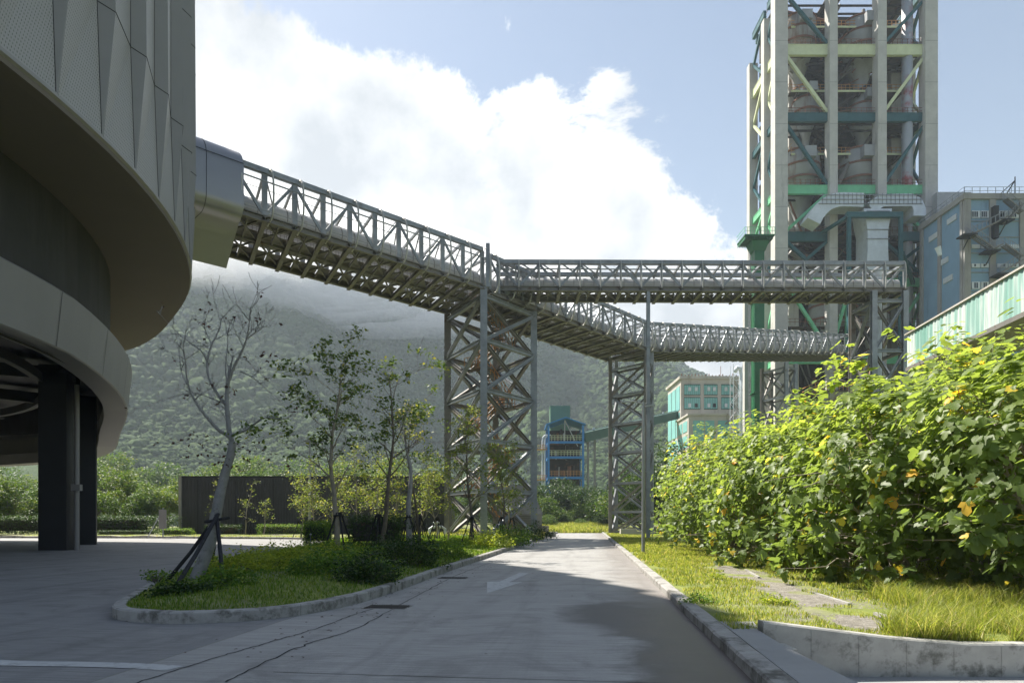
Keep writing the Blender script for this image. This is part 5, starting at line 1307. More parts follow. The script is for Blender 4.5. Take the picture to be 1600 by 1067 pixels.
# ---- staked street trees on the island
def props(root, r=.75, h=1.6, n=4, ph=.3):
    for k in range(n):
        a = ph+6.283*k/n
        MB().tube([(math.cos(a)*.08, math.sin(a)*.08, h), (math.cos(a)*r, math.sin(a)*r, -.05)], .038, 6).build('prop_pole', M['pole'], root)
    MB().tube([(-.14, -.14, h-.12), (.14, -.14, h-.1), (.14, .14, h-.12), (-.14, .14, h-.1), (-.14, -.14, h-.12)], .035, 6).build('tie_band', M['pole'], root)
def street_tree(label, x, y, H, trunk, lean, seed, nb, blen, leafm, per, ls, pr=True, bark='bark', r=.09, crown0=.35, group='staked street trees on the island', clus=.16, tint=(0, 1), name='street_tree', keep=1.0, maxd=0):
    rr = random.Random(seed); root = empty(name, (x, y, .25), label, 'tree', group); mb = MB(); tips = []
    pts = [Vector((0, 0, -.1))]; d = Vector((lean[0], lean[1], 1)).normalized(); n = 12
    for i in range(n):
        d = (d+Vector((rr.gauss(0, .09), rr.gauss(0, .09), .12))).normalized(); pts.append(pts[-1]+d*(H/n))
    rad = [r*(1-.86*(i/n)) for i in range(n+1)]; mb.tube(pts, rad, 9, cap=False); tips.append((tuple(pts[-1]), 0))
    for k in range(nb):
        t = crown0+(1-crown0)*(k+rr.random())/nb; i = min(n-1, int(t*n)); q = pts[i].lerp(pts[i+1], t*n-i)
        a = k*2.4+rr.uniform(-.4, .4); L = blen*(1.15-.55*t)*rr.uniform(.6, 1.15)
        branchy(mb, rr, q, (math.cos(a), math.sin(a), rr.uniform(.55, 1.1)), L, rad[i]*.55, 2 if L > .8 else 1, tips, .25, .12, (2, 4), 5)
    mb.build('trunk', M[bark], root, True)
    tp = [t_ for t_, dd_ in tips if dd_ <= 1 and rr.random() < keep]
    put_leaves('crown', tp, clus, per, ls, M[leafm], root, *tint, droop=.2)
    if pr: props(root, n=4, ph=rr.random(), r=.7 if H > 5 else .55, h=1.7 if H > 5 else 1.2)
    return root
street_tree('taller staked tree with dark layered foliage just right of the clipped hedge block', -6.6, 26, 7.4, None, (.0, 0), 11, 17, 2.1, 'leaf_tree', 13, .17, r=.12, crown0=.36, bark='barkt', clus=.13, keep=.75)
street_tree('second tall street tree with a crooked forking trunk and thin dark foliage', -5.95, 30.5, 7.9, None, (.06, 0), 23, 15, 2.3, 'leaf_tree', 12, .17, r=.12, crown0=.40, bark='bark', clus=.14, keep=.75)
street_tree('straight pale trunk with a tuft of yellow leaves halfway up', -5.45, 36, 7.6, None, (0, 0), 31, 9, 1.3, 'leaf_young', 8, .16, r=.19, crown0=.72, bark='barkp', clus=.16, tint=(.5, 1), keep=.5)
street_tree('slender tree with thin dull crown just behind the straight pale trunk', -5.3, 39, 7.4, None, (.02, 0), 37, 12, 1.5, 'leaf_tree', 6, .17, r=.09, crown0=.5, keep=.5)
street_tree('lone staked yellow green tree in front of the tall trestle', -2.6, 44, 8.2, None, (0, 0), 41, 20, 2.0, 'leaf_young', 9, .19, r=.12, crown0=.30, clus=.2, tint=(0, .8), keep=.75)
street_tree('short leafy staked tree right of the lone tree in front of the trestle', -.75, 49, 6.2, None, (0, 0), 43, 16, 1.4, 'leaf_young', 8, .2, r=.08, crown0=.3, clus=.2, tint=(0, .7), keep=.7)
young = [(330, 744, 70, 'thin yellowish sapling against the left part of the charcoal shed'), (384, 748, 69, 'narrow upright sapling alone before the charcoal shed, left of the lamp post'), (412, 785, 68.5, 'tiny tuft sapling beside the narrow upright one'),
         (489, 734, 60, 'bushy yellow green sapling close to the grey lamp post'), (516, 728, 58, 'pale leafy sapling left of the taller street tree trunk'), (556, 700, 54, 'leafy sapling seen between the two tall street trees'), (578, 720, 57, 'yellow green sapling behind the crooked trunk'),
         (612, 726, 55, 'sapling with brown tinged leaves behind the straight pale trunk'), (655, 718, 52, 'broad yellow green sapling left of the valve pipes'), (683, 706, 50, 'bright leafy sapling touching the left leg of the tall trestle'), (700, 740, 47, 'thin sapling with few leaves at the foot of the tall trestle'), (590, 745, 50, 'slim brown leaved sapling by the dark hedge'), (800, 705, 54, 'sapling with drooping olive leaves inside the right half of the tall trestle'), (470, 745, 62, 'thin pale sapling left of the lamp post base')]
for i, (px, py, d, lb) in enumerate(young):
    H = zx(py, d)-.2; thin = px in (330, 412, 384, 700, 590)
    street_tree(lb, xx(px, d), d, H, None, (0, 0), 100+i, 9 if thin else 17, .7 if thin else 1.25, 'leaf_young', 6 if thin else 7, .19, r=.065, crown0=.45 if px == 412 else .22, group='young saplings near the charcoal shed', clus=.2 if thin else .24, bark='barkt', name='sapling', tint=(0, .9), keep=.9, pr=not thin or px == 384)

# ---- clipped hedges (shell of leaves over a twiggy core)
def hedge(label, x0, x1, y0, y1, h, n, ls, matr='leaf_hedge', rz=0, name='clipped_hedge', z=.15, group='clipped hedges', round_=.12, stems=True, lbl_cat='hedge'):
    cx, cy = (x0+x1)/2, (y0+y1)/2; a, b = (x1-x0)/2, (y1-y0)/2
    root = empty(name, (cx, cy, z), label, lbl_cat, group, rz)
    fr = rg.choice(5, n, p=np.array([b*h, b*h, a*h, a*h, 2*a*b])/(2*b*h+2*a*h+2*a*b))
    u = rg.uniform(-1, 1, n); v = rg.uniform(-1, 1, n); c = np.zeros((n, 3)); nm = np.zeros((n, 3))
    for k, (sx_, sy_) in enumerate(((1, 0), (-1, 0), (0, 1), (0, -1))):
        q = fr == k; c[q] = np.stack([np.where(sx_ != 0, sx_*a, u[q]*a), np.where(sy_ != 0, sy_*b, u[q]*b), (v[q]*.5+.5)*h*.9+h*.1], -1); nm[q] = (sx_, sy_, .35)
    q = fr == 4; c[q] = np.stack([u[q]*a, v[q]*b, np.full(q.sum(), h)], -1); nm[q] = (0, 0, 1)
    inn = rg.uniform(.78, 1.04, (n, 1)); c[:, :2] *= inn; c[:, 2] *= inn[:, 0]; c += rg.normal(0, .035+round_*.3, (n, 3))*np.array([1, 1, .6])
    nm += rg.normal(0, .45, (n, 3)); ax_ = rg.normal(0, 1, (n, 3))
    leaves('foliage', c, ax_, nm, ls*rg.uniform(.6, 1.3, n), rg.uniform(0, 1, n)**1.5, M[matr], root, 'leaf')
    core = MB().box(-a*.8, a*.8, -b*.8, b*.8, h*.25, h*.82); core.build('twiggy_core', M['dark'], root)
    if stems:
        sm = MB()
        for k in range(int(8+a*6)): x = rnd.uniform(-a*.85, a*.85); y = rnd.uniform(-b*.85, b*.85); sm.tube([(x, y, -.1), (x+rnd.gauss(0, .06), y, h*.5)], .018, 4)
        sm.build('stems', M['bark'], root)
    return root
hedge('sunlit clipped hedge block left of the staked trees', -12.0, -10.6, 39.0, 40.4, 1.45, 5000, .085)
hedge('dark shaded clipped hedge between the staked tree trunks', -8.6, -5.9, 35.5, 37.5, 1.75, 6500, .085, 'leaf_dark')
hedge('long dark hedge along the far left side of the parking lot', xx(-260, 73), xx(278, 73), 72, 74, 2.0, 30000, .15, 'leaf_dark', stems=False)
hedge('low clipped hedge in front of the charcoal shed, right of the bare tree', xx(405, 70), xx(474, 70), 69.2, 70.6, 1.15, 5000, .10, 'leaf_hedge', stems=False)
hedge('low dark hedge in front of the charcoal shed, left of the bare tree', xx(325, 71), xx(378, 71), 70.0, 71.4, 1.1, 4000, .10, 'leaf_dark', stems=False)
hedge('low loose hedge at the shed corner beside the small sign', xx(255, 69), xx(300, 69), 68.2, 69.6, .75, 2500, .10, 'leaf_hedge', stems=False)
hedge('dull low hedge row behind the sign and in front of the long hedge', xx(150, 70), xx(246, 70), 69.4, 70.6, .55, 3500, .10, 'leaf_dark', stems=False)

# ---- soft shrubs and ground cover
def shrub(label, x, y, rx, ry, h, n, ls, matr, name='low_shrub', group=None, z=.2, tint=(0, 1), cat='shrub', cl=14):
    root = empty(name, (x, y, z), label, cat, group); m = max(6, n//cl)
    th = rg.uniform(0, 6.283, m); ph = np.arccos(rg.uniform(0, 1, m)); rr = rg.uniform(.55, 1.0, m)*(1+.18*np.sin(th*3+x)+.12*np.sin(th*5+y))
    c = np.stack([np.cos(th)*np.sin(ph)*rx*rr, np.sin(th)*np.sin(ph)*ry*rr, np.cos(ph)*h*rr], -1)
    put_leaves('foliage', c, ls*1.1, cl, ls, M[matr], root, *tint, spread=.7, droop=-.1)
    sm = MB()
    for k in range(14):
        i = rnd.randrange(m); sm.tube([(rnd.gauss(0, rx*.12), rnd.gauss(0, ry*.12), -.1), tuple(c[i]*.55), tuple(c[i])], [.02, .012, .005], 4)
    sm.build('stems', M['bark'], root); return root
for (lb, px, py, rx, ry, h, n, mt) in (
    ('yellow green ground cover clump nearest the bare tree', 375, 893, 1.0, 1.0, .42, 2600, 'leaf_cover'), ('yellow green ground cover clump in the middle of the island tip', 425, 885, 1.1, 1.1, .48, 2800, 'leaf_cover'),
    ('yellow green ground cover clump beside the darker shrubs', 470, 880, 1.1, 1.3, .5, 2800, 'leaf_cover'), ('sunlit ground cover clump below the clipped hedge block', 520, 872, 1.3, 1.3, .5, 2800, 'leaf_cover'),
    ('dark green low shrub in the middle of the lawn', 545, 890, 1.1, .9, .55, 2400, 'leaf_hedge'), ('dark feathery shrub closest to the long kerb', 575, 905, .7, .8, .45, 1800, 'leaf_dark'), ('dark leafy shrub left of the closest dark feathery one', 505, 898, .9, .8, .5, 2000, 'leaf_hedge'),
    ('round dark green bush near the kerb past the gully cover', 645, 882, .95, .9, .85, 2600, 'leaf_dark'), ('flat dark bush under the crooked tree', 608, 872, 1.0, 1.0, .6, 2200, 'leaf_dark'),
    ('small bush on the grass beyond the round dark bush', 700, 868, .9, 1.0, .55, 1600, 'leaf_hedge'), ('grassy bush along the kerb near the trestle foot', 795, 849, 1.5, 1.5, .9, 1800, 'leaf_hedge'), ('dark bush at the kerb right below the trestle leg', 838, 841, 1.3, 1.6, 1.0, 1800, 'leaf_dark'), ('light bush between kerb and trestle', 765, 853, 1.2, 1.2, .6, 1500, 'leaf_cover'),
    ('tall weed clump at the far left rim of the island tip', 245, 905, .22, .25, .22, 160, 'leaf_hedge'), ('brownish ground plant clump at the foot of the bare tree', 290, 925, .6, .45, .15, 1000, 'leaf_dark'), ('leafy weeds below the dark props', 350, 915, .6, .5, .3, 1100, 'leaf_hedge')):
    q = PZ(px, py, .25); shrub(lb, q.x, q.y, rx*1.15, ry*1.15, h*1.35, int(n*1.4), .085 if q.y < 30 else .13, mt, group='low shrubs planted on the island')
for (lb, px, py, rx, ry, h, n, mt) in (
    ('dark weed clump at the right kerb where the shadow ends', 1095, 945, .32, .3, .22, 700, 'leaf_hedge'), ('small weed on the bright verge', 1118, 906, .25, .2, .14, 250, 'leaf_cover'), ('weed clump near the broken edging', 1215, 945, .3, .3, .16, 400, 'leaf_cover'), ('yellow green fern like bush under the nearest tree', 1470, 905, .6, .5, .75, 1500, 'leaf_cover')):
    q = PZ(px, py, .1); shrub(lb, q.x, q.y, rx, ry, h, n, .06, mt, group='weeds on the right verge', z=.08)

# ---- big leaved thicket on the right: four built trees, then copies
def thicket_proto(seed, H, Rr, nclu, per, ls, tpl='lobed'):
    rr = random.Random(seed); root = bpy.data.objects.new('broadleaf_tree', None); C.objects.link(root)
    mb = MB(); tips = []; pts = [Vector((0, 0, -.2))]; d = Vector((rr.uniform(-.12, .12), rr.uniform(-.1, .1), 1))
    for i in range(8):
        d = (d+Vector((rr.gauss(0, .1), rr.gauss(0, .1), .1))).normalized(); pts.append(pts[-1]+d*(H*.62/8))
    mb.tube(pts, [.10*(1-.6*i/8) for i in range(9)], 9, cap=False)
    for k in range(22):
        i = rr.randint(1, 8); a = k*2.4+rr.uniform(-.5, .5)
        up_ = rr.uniform(.1, .9) if i < 6 else rr.uniform(.6, 1.6)
        branchy(mb, rr, pts[i], (math.cos(a), math.sin(a), up_), Rr*rr.uniform(.7, 1.05), .042, 2, tips, .22, .10, (2, 4), 6, kl=(.4, .6))
    for k in range(16):                                  # long thin arching shoots, nearly bare
        i = rr.randint(2, 7); a = rr.uniform(0, 6.28); q = pts[i]; d0 = Vector((math.cos(a), math.sin(a), rr.uniform(.15, .7)))
        cp = [q+d0*Rr*f*rr.uniform(.95, 1.12)+Vector((0, 0, -.55*f*f+rr.gauss(0, .05))) for f in (0, .2, .4, .6, .8, 1.0, 1.12)]
        mb.tube(cp, [.030, .026, .022, .018, .014, .010, .006], 5, cap=False); tips.append((tuple(cp[-1]), 0)); tips.append((tuple(cp[-2]), 0))
    mb.build('trunk', M['barkt'], root, True)
    # crown: clusters on branch tips plus an uneven shell
    T_ = [t_ for t_, dd_ in tips if dd_ <= 1]
    th = rg.uniform(0, 6.283, nclu); cz = rg.uniform(-.75, 1, nclu); sr = np.sqrt(1-cz**2)
    lump = 1+.18*np.sin(th*3+seed)+.17*np.sin(th*5+cz*4+seed*2)+.13*np.sin(cz*9+th*2)
    rad_ = rg.uniform(.72, 1.02, nclu)*lump
    sh = np.stack([np.cos(th)*sr*Rr*rad_, np.sin(th)*sr*Rr*rad_, H*.52+cz*H*.50*rad_], -1)
    sh = sh[(sh[:, 2] > .35)]; sh = sh[np.array([mnoise.noise(Vector(tuple(q*.85))+Vector((seed*3, 0, 0))) > -.13 for q in sh])]
    tipsA = np.concatenate([np.array(T_), sh]); tipsA = tipsA[tipsA[:, 2] > .25]
    tipsA = tipsA + rg.normal(0, .05, tipsA.shape); n = len(tipsA)*per; base = np.repeat(tipsA, per, axis=0)
    out = base-np.array([0, 0, H*.4]); out = unit(out)
    ang = rg.uniform(0, 6.283, n); tl = rg.uniform(.35, 1.0, n)
    # rosette: petioles radiate round the shoot, blades droop outward
    ev = unit(np.cross(out, rg.normal(0, 1, (n, 3)))); ax_ = ev*.8+out*.25+np.array([0, 0, -.45]); cen = base+ev*(.10+.13*tl)[:, None]+out*rg.normal(0, .10, (n, 1))
    nm = np.array([0, 0, 1.0])+out*.55+rg.normal(0, .28, (n, 3))
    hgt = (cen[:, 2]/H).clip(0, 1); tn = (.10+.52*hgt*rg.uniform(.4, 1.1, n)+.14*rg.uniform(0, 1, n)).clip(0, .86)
    yl = np.repeat(rg.uniform(0, 1, len(tipsA)) < .08, per) & (rg.uniform(0, 1, n) < .4); tn[yl] = rg.uniform(.86, 1.0, yl.sum())
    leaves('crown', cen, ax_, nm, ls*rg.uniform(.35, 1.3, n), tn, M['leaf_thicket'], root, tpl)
    return root
near = [thicket_proto(3, 5.3, 2.3, 360, 9, .225), thicket_proto(8, 5.6, 2.5, 400, 9, .215)]
far = [thicket_proto(13, 5.9, 2.7, 640, 9, .20), thicket_proto(21, 5.4, 2.6, 600, 9, .19)]
TH = [  # x, y, scale, rotation, proto, label
 (10.3, 13.1, 1.02, .3, 0, 'nearest broadleaf tree with visible trunk and yellow leaves at the right edge'),
 (9.6, 16.4, .95, 2.1, 1, 'second broadleaf tree from the camera, overhanging the broken edging strip'),
 (9.5, 19.6, .9, 4.0, 0, 'broadleaf tree with low branches above the gravel patch'),
 (9.6, 23.0, .92, 1.2, 1, 'mid thicket tree fronting the verge opposite the arrow marking'),
 (9.9, 26.8, .92, 5.2, 2, 'broadleaf tree at the verge in the middle of the thicket front'),
 (9.9, 31.0, .92, 3.3, 3, 'dense front tree of the thicket nearly level with the lamp post'),
 (10.6, 35.5, .95, .9, 2, 'round leafy tree just behind the lamp post'),
 (11.3, 40.5, 1.0, 2.7, 3, 'last tree of the thicket front beside the support post'),
 (14.0, 14.8, 1.08, 3.9, 1, 'tall broadleaf tree behind the nearest one at the right edge'),
 (13.2, 18.9, 1.02, 5.5, 2, 'second row broadleaf tree reaching up below the sheeted gallery'),
 (13.6, 23.3, 1.05, .6, 3, 'second row broadleaf tree right of the thicket centre'),
 (14.2, 28.0, 1.08, 2.2, 2, 'second row broadleaf tree in the thicket centre'),
 (14.8, 33.5, 1.05, 4.4, 3, 'second row broadleaf tree under the right trestle'),
 (15.8, 39.5, 1.1, 1.7, 2, 'far second row broadleaf tree below the turquoise building'),
 (18.6, 21.0, 1.2, .2, 3, 'third row broadleaf tree near the sheeted gallery'),
 (19.0, 27.5, 1.12, 3.0, 2, 'third row broadleaf tree left of the gallery end'),
 (20.0, 34.5, 1.12, 5.0, 3, 'third row broadleaf tree in front of the right trestle'),
 (21.5, 42.5, 1.15, 1.0, 2, 'far third row broadleaf tree seen under the far gallery'),
 (17.2, 46.5, 1.0, 4.1, 3, 'farthest tree of the thicket near the narrow trestle'),
 (25.5, 47.0, 1.2, 2.0, 2, 'broadleaf tree at the back below the right trestle pipes'),
 (17.8, 16.2, 1.15, 5.9, 1, 'broadleaf tree at the right frame edge below the gallery')]
protos = near+far; used = set()
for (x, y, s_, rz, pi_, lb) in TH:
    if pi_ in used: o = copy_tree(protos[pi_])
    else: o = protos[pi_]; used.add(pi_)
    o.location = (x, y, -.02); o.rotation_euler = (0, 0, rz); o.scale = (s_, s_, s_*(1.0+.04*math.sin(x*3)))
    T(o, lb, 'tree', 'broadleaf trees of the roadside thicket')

# ---- other trees: background rows
def bg_proto(name, seed, H, Rr, n, ls, matr, trunk_h=.35, bark='bark', tint=(0, 1)):
    root = bpy.data.objects.new(name, None); C.objects.link(root); rr = random.Random(seed); mb = MB(); tips = []
    mb.tube([(0, 0, -.3), (.1, 0, H*trunk_h), (0, .1, H*.75)], [H*.03, H*.022, H*.008], 7, cap=False)
    for k in range(9): a = k*2.4; branchy(mb, rr, (0, 0, H*(trunk_h+.05*k*.5)), (math.cos(a), math.sin(a), .8), Rr*.8, H*.012, 1, tips, .25, .1, (2, 3), 4)
    mb.build('trunk', M[bark], root, True)
    m = n//12; k_ = 9; cc = np.array([(rr.gauss(0, Rr*.42), rr.gauss(0, Rr*.42), H*rr.uniform(.42, .86)) for _ in range(k_)]); cr_ = np.array([Rr*rr.uniform(.35, .6) for _ in range(k_)])
    idx = rg.integers(0, k_, m); dv = unit(rg.normal(0, 1, (m, 3))); c = cc[idx]+dv*cr_[idx][:, None]*rg.uniform(.75, 1.05, (m, 1))*np.array([1, 1, .8])
    put_leaves('crown', c, ls*1.1, 12, ls, M[matr], root, *tint, spread=.7, droop=.1); return root
def spread_out(protos, spots, cat, group):
    used = set()
    for (x, y, z, s_, rz, k, lb) in spots:
        if k in used: o = copy_tree(protos[k])
        else: o = protos[k]; used.add(k)
        o.location = (x, y, z); o.rotation_euler = (0, 0, rz); o.scale = (s_, s_, s_); T(o, lb, cat, group)
Lf = [bg_proto('background_tree', 5, 9, 3.6, 9000, .34, 'leaf_bg', tint=(.2, 1)), bg_proto('background_tree', 6, 8, 3.4, 9000, .32, 'leaf_bg', tint=(0, .8)), bg_proto('background_tree', 9, 7, 2.8, 7000, .30, 'leaf_bg', tint=(.4, 1))]
spots = []; i = 0
words = ['bright', 'dull', 'yellowish', 'dense', 'loose', 'pale', 'rounded', 'broad', 'small', 'tall']
lots = [(-150, 92), (-90, 88), (-35, 90), (12, 86), (50, 92), (150, 86), (180, 93), (215, 87), (250, 90), (285, 96), (320, 100), (370, 104), (425, 102), (480, 106), (540, 108), (600, 112), (660, 110), (-120, 125), (-40, 130), (40, 128), (90, 132), (155, 126), (205, 134), (262, 128), (330, 138), (395, 136), (455, 140), (520, 145), (580, 150), (640, 148), (-80, 170), (20, 175), (110, 172), (170, 178), (240, 174), (300, 182), (380, 180), (450, 188), (530, 186), (610, 192)]
tops = {86: 736, 87: 745, 88: 730, 90: 742, 92: 735, 93: 728}
for i, (px, d) in enumerate(lots):
    py = 748-(d-86)*.30+rnd.uniform(-7, 9); s_ = (zx(py, d))/8.6
    where = 'left of the dark columns' if px < 60 else ('between the dark columns and the charcoal shed' if px < 280 else 'above the charcoal shed')
    row = 'front row' if d < 115 else ('middle row' if d < 160 else 'back row')
    spots.append((xx(px, d), d, 0, s_, rnd.uniform(0, 6), i % 3, f'{words[i % 10]} green tree in the {row} {where}, number {sum(1 for q in lots[:i] if True)+1} along it'))
# labels are rewritten below so each names its neighbours instead of a number
def place_words(px):
    return ('beyond the left frame edge of the round building' if px < -60 else 'at the far left frame edge' if px < 0 else 'just inside the left frame edge' if px < 30 else 'touching the left dark column' if px < 60 else 'right behind the two dark columns' if px < 125 else
            'just right of the dark columns' if px < 165 else 'under the curved fascia end' if px < 195 else 'midway between dark columns and shed' if px < 225 else 'above the small sign' if px < 258 else 'at the left end of the charcoal shed' if px < 300 else
            'above the shed left of the bare tree' if px < 345 else 'directly behind the bare tree trunk' if px < 375 else 'above the shed right of the bare tree' if px < 410 else 'above the shed midway to the lamp post' if px < 440 else 'over the shed just left of the lamp post' if px < 470 else
            'over the shed at the lamp post' if px < 500 else 'behind the taller street tree' if px < 560 else 'behind the crooked street tree' if px < 595 else 'behind the straight pale trunk' if px < 630 else 'beside the left leg of the tall trestle')
spots = [(*s_[:6], f"{words[i % 10]} green tree, {'front' if lots[i][1] < 115 else 'middle' if lots[i][1] < 160 else 'back'} row, {place_words(lots[i][0])}") for i, s_ in enumerate(spots)]
spread_out(Lf, spots, 'tree', 'background trees behind the parking lot')
mr_ = MB(); vs = []
for j in range(13):
    for i in range(31): y = 96.8+j*3.2; x = -12+i*1.6; vs.append((x, y, min(1.3, .06*(y-96.8))*(1+.2*mnoise.noise(Vector((x*.2, y*.2, 1))))-.01))
mr_.add(vs, [(j*31+i, j*31+i+1, (j+1)*31+i+1, (j+1)*31+i) for j in range(12) for i in range(30)]); T(mr_.build('meadow_rise', M['ground'], smooth=True), kind='structure')
# bushes and trees beyond the end of the road
Mf = [bg_proto('roadside_bush', 15, 6, 3.6, 9000, .26, 'leaf_dark', .1, tint=(.1, 1)), bg_proto('roadside_bush', 16, 5, 3.2, 8000, .25, 'leaf_bg', .05, tint=(0, .9))]
bs = [(868, 752, 124, 0, 'big dark bush in front of the blue tower'), (900, 757, 126, 0, 'dark bush under the right side of the blue tower'), (845, 772, 118, 1, 'bush emerging right beside the trestle leg'), (912, 778, 120, 1, 'bright green bush right of the road end'), (938, 788, 121, 0, 'small dark bush left of the narrow trestle'), (925, 765, 128, 1, 'pale bush behind the pipe bridge'),
      (880, 792, 117, 1, 'low light bush at the end of the grass strip'), (990, 745, 108, 0, 'dark bush behind the narrow trestle'), (1010, 740, 96, 1, 'bush between the narrow trestle and the support post'), (1035, 725, 90, 0, 'dense dark bush beside the lamp post top half'), (965, 775, 118, 0, 'bush seen through the narrow trestle'), (820, 760, 120, 1, 'pale bush seen through the tall trestle'), (775, 765, 118, 0, 'dark bush behind the tall trestle bracing'), (730, 760, 122, 1, 'bush behind the left half of the tall trestle'),
      (948, 800, 112, 0, 'dark scrub patch at the right corner of the road end'), (905, 806, 113, 1, 'small pale shrub standing in the grass strip beyond the road'), (857, 800, 110, 1, 'low shrub at the left corner of the road end'),
      (1080, 700, 100, 0, 'dark bush under the turquoise building'), (1140, 690, 104, 1, 'bush rising below the gooseneck pipe')]
spread_out(Mf, [(xx(px, d), d, -.3, zx(py, d)/5.6, rnd.uniform(0, 6), k, lb) for px, py, d, k, lb in bs], 'bush', 'bushes past the end of the road')
rt = bg_proto('dense_tree', 77, 7.4, 2.2, 14000, .16, 'leaf_dark', .3); rt.location = (18.4, 22.8, 0); rt.scale = (1.15, 1.15, 1.18)
T(rt, 'dense dark round headed tree peeping above the thicket at the right frame edge', 'tree')

# ---- grass
def blades(name, pts, h, w_, matr, lean=.35, label=None):
    n = len(pts); a = rg.uniform(0, 6.283, n); hh = h*rg.uniform(.45, 1.3, n) if not hasattr(h, '__len__') else h*rg.uniform(.6, 1.25, n)
    ww = w_*rg.uniform(.6, 1.3, n); l = rg.normal(0, lean, (n, 2))*hh[:, None]
    sx_ = np.cos(a)*ww; sy_ = np.sin(a)*ww; p = np.asarray(pts)
    v = np.zeros((n, 5, 3)); v[:, 0] = p+np.stack([-sx_, -sy_, np.zeros(n)-.02], -1); v[:, 1] = p+np.stack([sx_, sy_, np.zeros(n)-.02], -1)
    m = p+np.stack([l[:, 0]*.35, l[:, 1]*.35, hh*.6], -1); v[:, 2] = m+np.stack([sx_*.7, sy_*.7, np.zeros(n)], -1); v[:, 3] = m-np.stack([sx_*.7, sy_*.7, np.zeros(n)], -1)
    v[:, 4] = p+np.stack([l[:, 0], l[:, 1], hh], -1)
    # two faces: quad as two tris + tip
    f = np.array([(0, 1, 2), (0, 2, 3), (3, 2, 4)]); fs = (f[None]+(np.arange(n)*5)[:, None, None]).reshape(-1, 3)
    tn = np.repeat(rg.uniform(0, 1, n)**1.2, 3)
    return T(np_mesh(name, v.reshape(-1, 3), fs, matr, tn), kind='stuff')
pts = []
while len(pts) < 46000:
    y = 10.8+(rnd.random()**1.7)*50; x = rnd.uniform(-13.5, rl(y))
    if in_poly(x, y, inner_c) and mnoise.noise(Vector((x*.9, y*.9, 9))) > -.42: pts.append((x, y, isl_z(x, y)))
pa = np.array(pts); blades('lawn_grass', pa, .055+.0022*(pa[:, 1]-10), .006+.00055*(pa[:, 1]-10), M['blade_dk'])
pts = []
for _ in range(60000):
    y = 9.2+(rnd.random()**1.8)*70; u = rnd.random(); x = rr_(y)+.27+u*(5.6 if y < 14 else 5)
    bare = mnoise.noise(Vector((x*.8, y*.5, 4)))+(.55 if 2.0 < x-rr_(y) < 3.6 and y < 24 else 0)
    if bare < .38: pts.append((x, y, right_z(x, y)))
pa = np.array(pts); blades('verge_grass', pa, .06+.0022*(pa[:, 1]-9), .006+.0006*(pa[:, 1]-9), M['blade'])
pts = []
for _ in range(42000):                                  # tall tufted grass at the foot of the thicket
    y = 9.14+(rnd.random()**1.8)*26; x = rr_(y)+(2.2+.9*max(0, y-9.4) if y < 11.5 else 4.0)+abs(rnd.gauss(0, 2.6 if y < 11.5 else 1.6))+(.8 if y > 14 else 0)
    if mnoise.noise(Vector((x*1.3, y*1.3, 6))) > -.12: pts.append((x, y, right_z(x, y)))
pa = np.array(pts); blades('tall_grass', pa, .34, .006, M['blade'], .55)
pts = [(xx(rnd.uniform(835, 960), d), d, .06*(d-96.8)) for d in (97+rnd.random()*19 for _ in range(16000))]
pts += [(xx(rnd.uniform(560, 850), d), d, .05) for d in (60+rnd.random()*45 for _ in range(14000))]
pa = np.array(pts); blades('rough_meadow', pa, .8 if False else .55, .05, M['blade'], .4)
pts = []
for _ in range(9000):
    y = rnd.uniform(61, 69); x = rnd.uniform(-60, -14)
    if in_poly(x, y, inner_c): pts.append((x, y, .15))
blades('verge_strip_grass', np.array(pts), .16, .035, M['blade'])
gp_ = MB(); vs = []; ny_ = 60
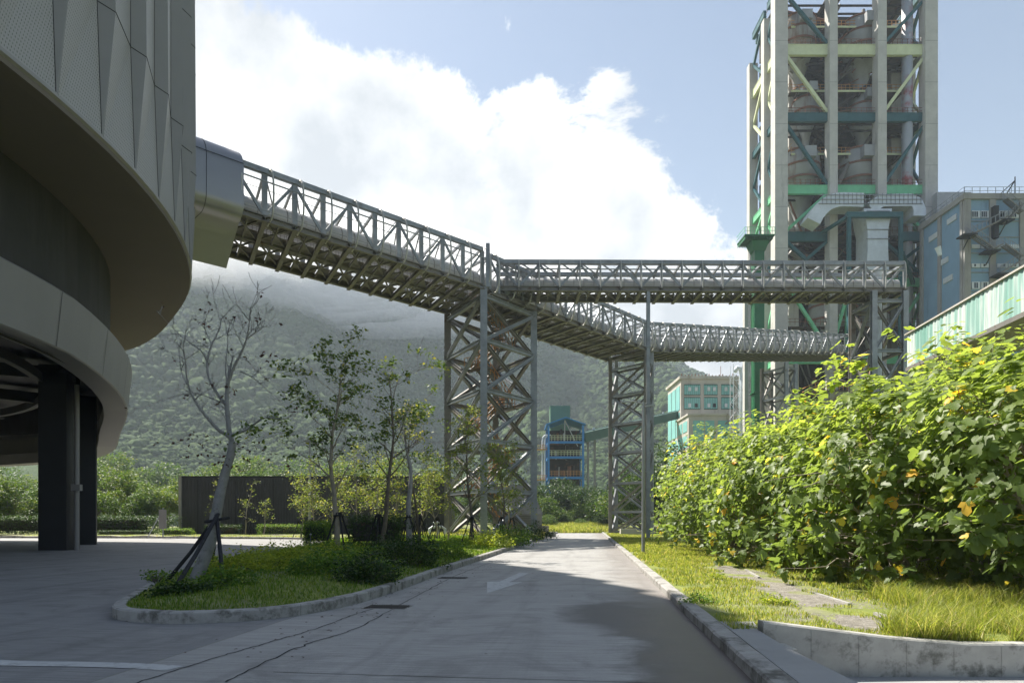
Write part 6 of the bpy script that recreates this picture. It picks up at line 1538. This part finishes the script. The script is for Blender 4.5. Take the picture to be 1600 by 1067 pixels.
for j in range(ny_+1):
    y = 9.25+j*.27; c_ = 2.75+.35*mnoise.noise(Vector((y*.5, 0, 2))); hw_ = max(.06, (.8-.018*(y-9))*(.75+.7*mnoise.noise(Vector((y*.9, 3, 2)))))
    for i in range(9):
        x = rr_(y)+c_+hw_*(i/4-1)*(1+.25*mnoise.noise(Vector((i*3.1, y*2.2, 8)))); vs.append((x, y, right_z(x, y)+.012*(1-abs(i/4-1)**4)-.006))
gp_.add(vs, [(j*9+i, j*9+i+1, (j+1)*9+i+1, (j+1)*9+i) for j in range(ny_) for i in range(8)]); T(gp_.build('gravel_patch', M['soil'], smooth=True), kind='structure')
# gravel in the bare patches of the verge
pts = []
for _ in range(9000):
    y = 9.2+rnd.random()**1.3*13; x = rr_(y)+rnd.gauss(2.7, .75)
    pts.append((x, y, right_z(x, y)+.004))
pa = np.array(pts); n = len(pa)
tv = np.array([(1, 0, 0), (-.5, .87, 0), (-.5, -.87, 0), (0, 0, .8)]); tf = np.array([(0, 1, 3), (1, 2, 3), (2, 0, 3)])
an = rg.uniform(0, 6.28, n); v = tv[None].repeat(n, 0); x = v[..., 0]*np.cos(an)[:, None]-v[..., 1]*np.sin(an)[:, None]; y = v[..., 0]*np.sin(an)[:, None]+v[..., 1]*np.cos(an)[:, None]
v = np.stack([x, y, v[..., 2]], -1)*rg.uniform(.006, .022, (n, 1, 1))+pa[:, None, :]
T(np_mesh('gravel', v.reshape(-1, 3), (tf[None]+(np.arange(n)*4)[:, None, None]).reshape(-1, 3), M['soil']), kind='stuff')
# fallen leaves on the paving
n = 260; pa = np.array([(rnd.uniform(rl(y)+.05, rl(y)+1.2) if rnd.random() < .7 else rnd.uniform(-9, 2), y, .014) for y in (rnd.uniform(8, 26) for _ in range(n))])
pa = np.array([p for p in pa if not in_poly(p[0], p[1], islc)])
leaves('fallen_leaves', pa, np.c_[rg.normal(0, 1, (len(pa), 2)), np.zeros(len(pa))], np.c_[rg.normal(0, .2, (len(pa), 2)), np.ones(len(pa))], rg.uniform(.03, .07, len(pa)), rg.uniform(0, .8, len(pa)), M['leaf_red'])['kind'] = 'stuff'
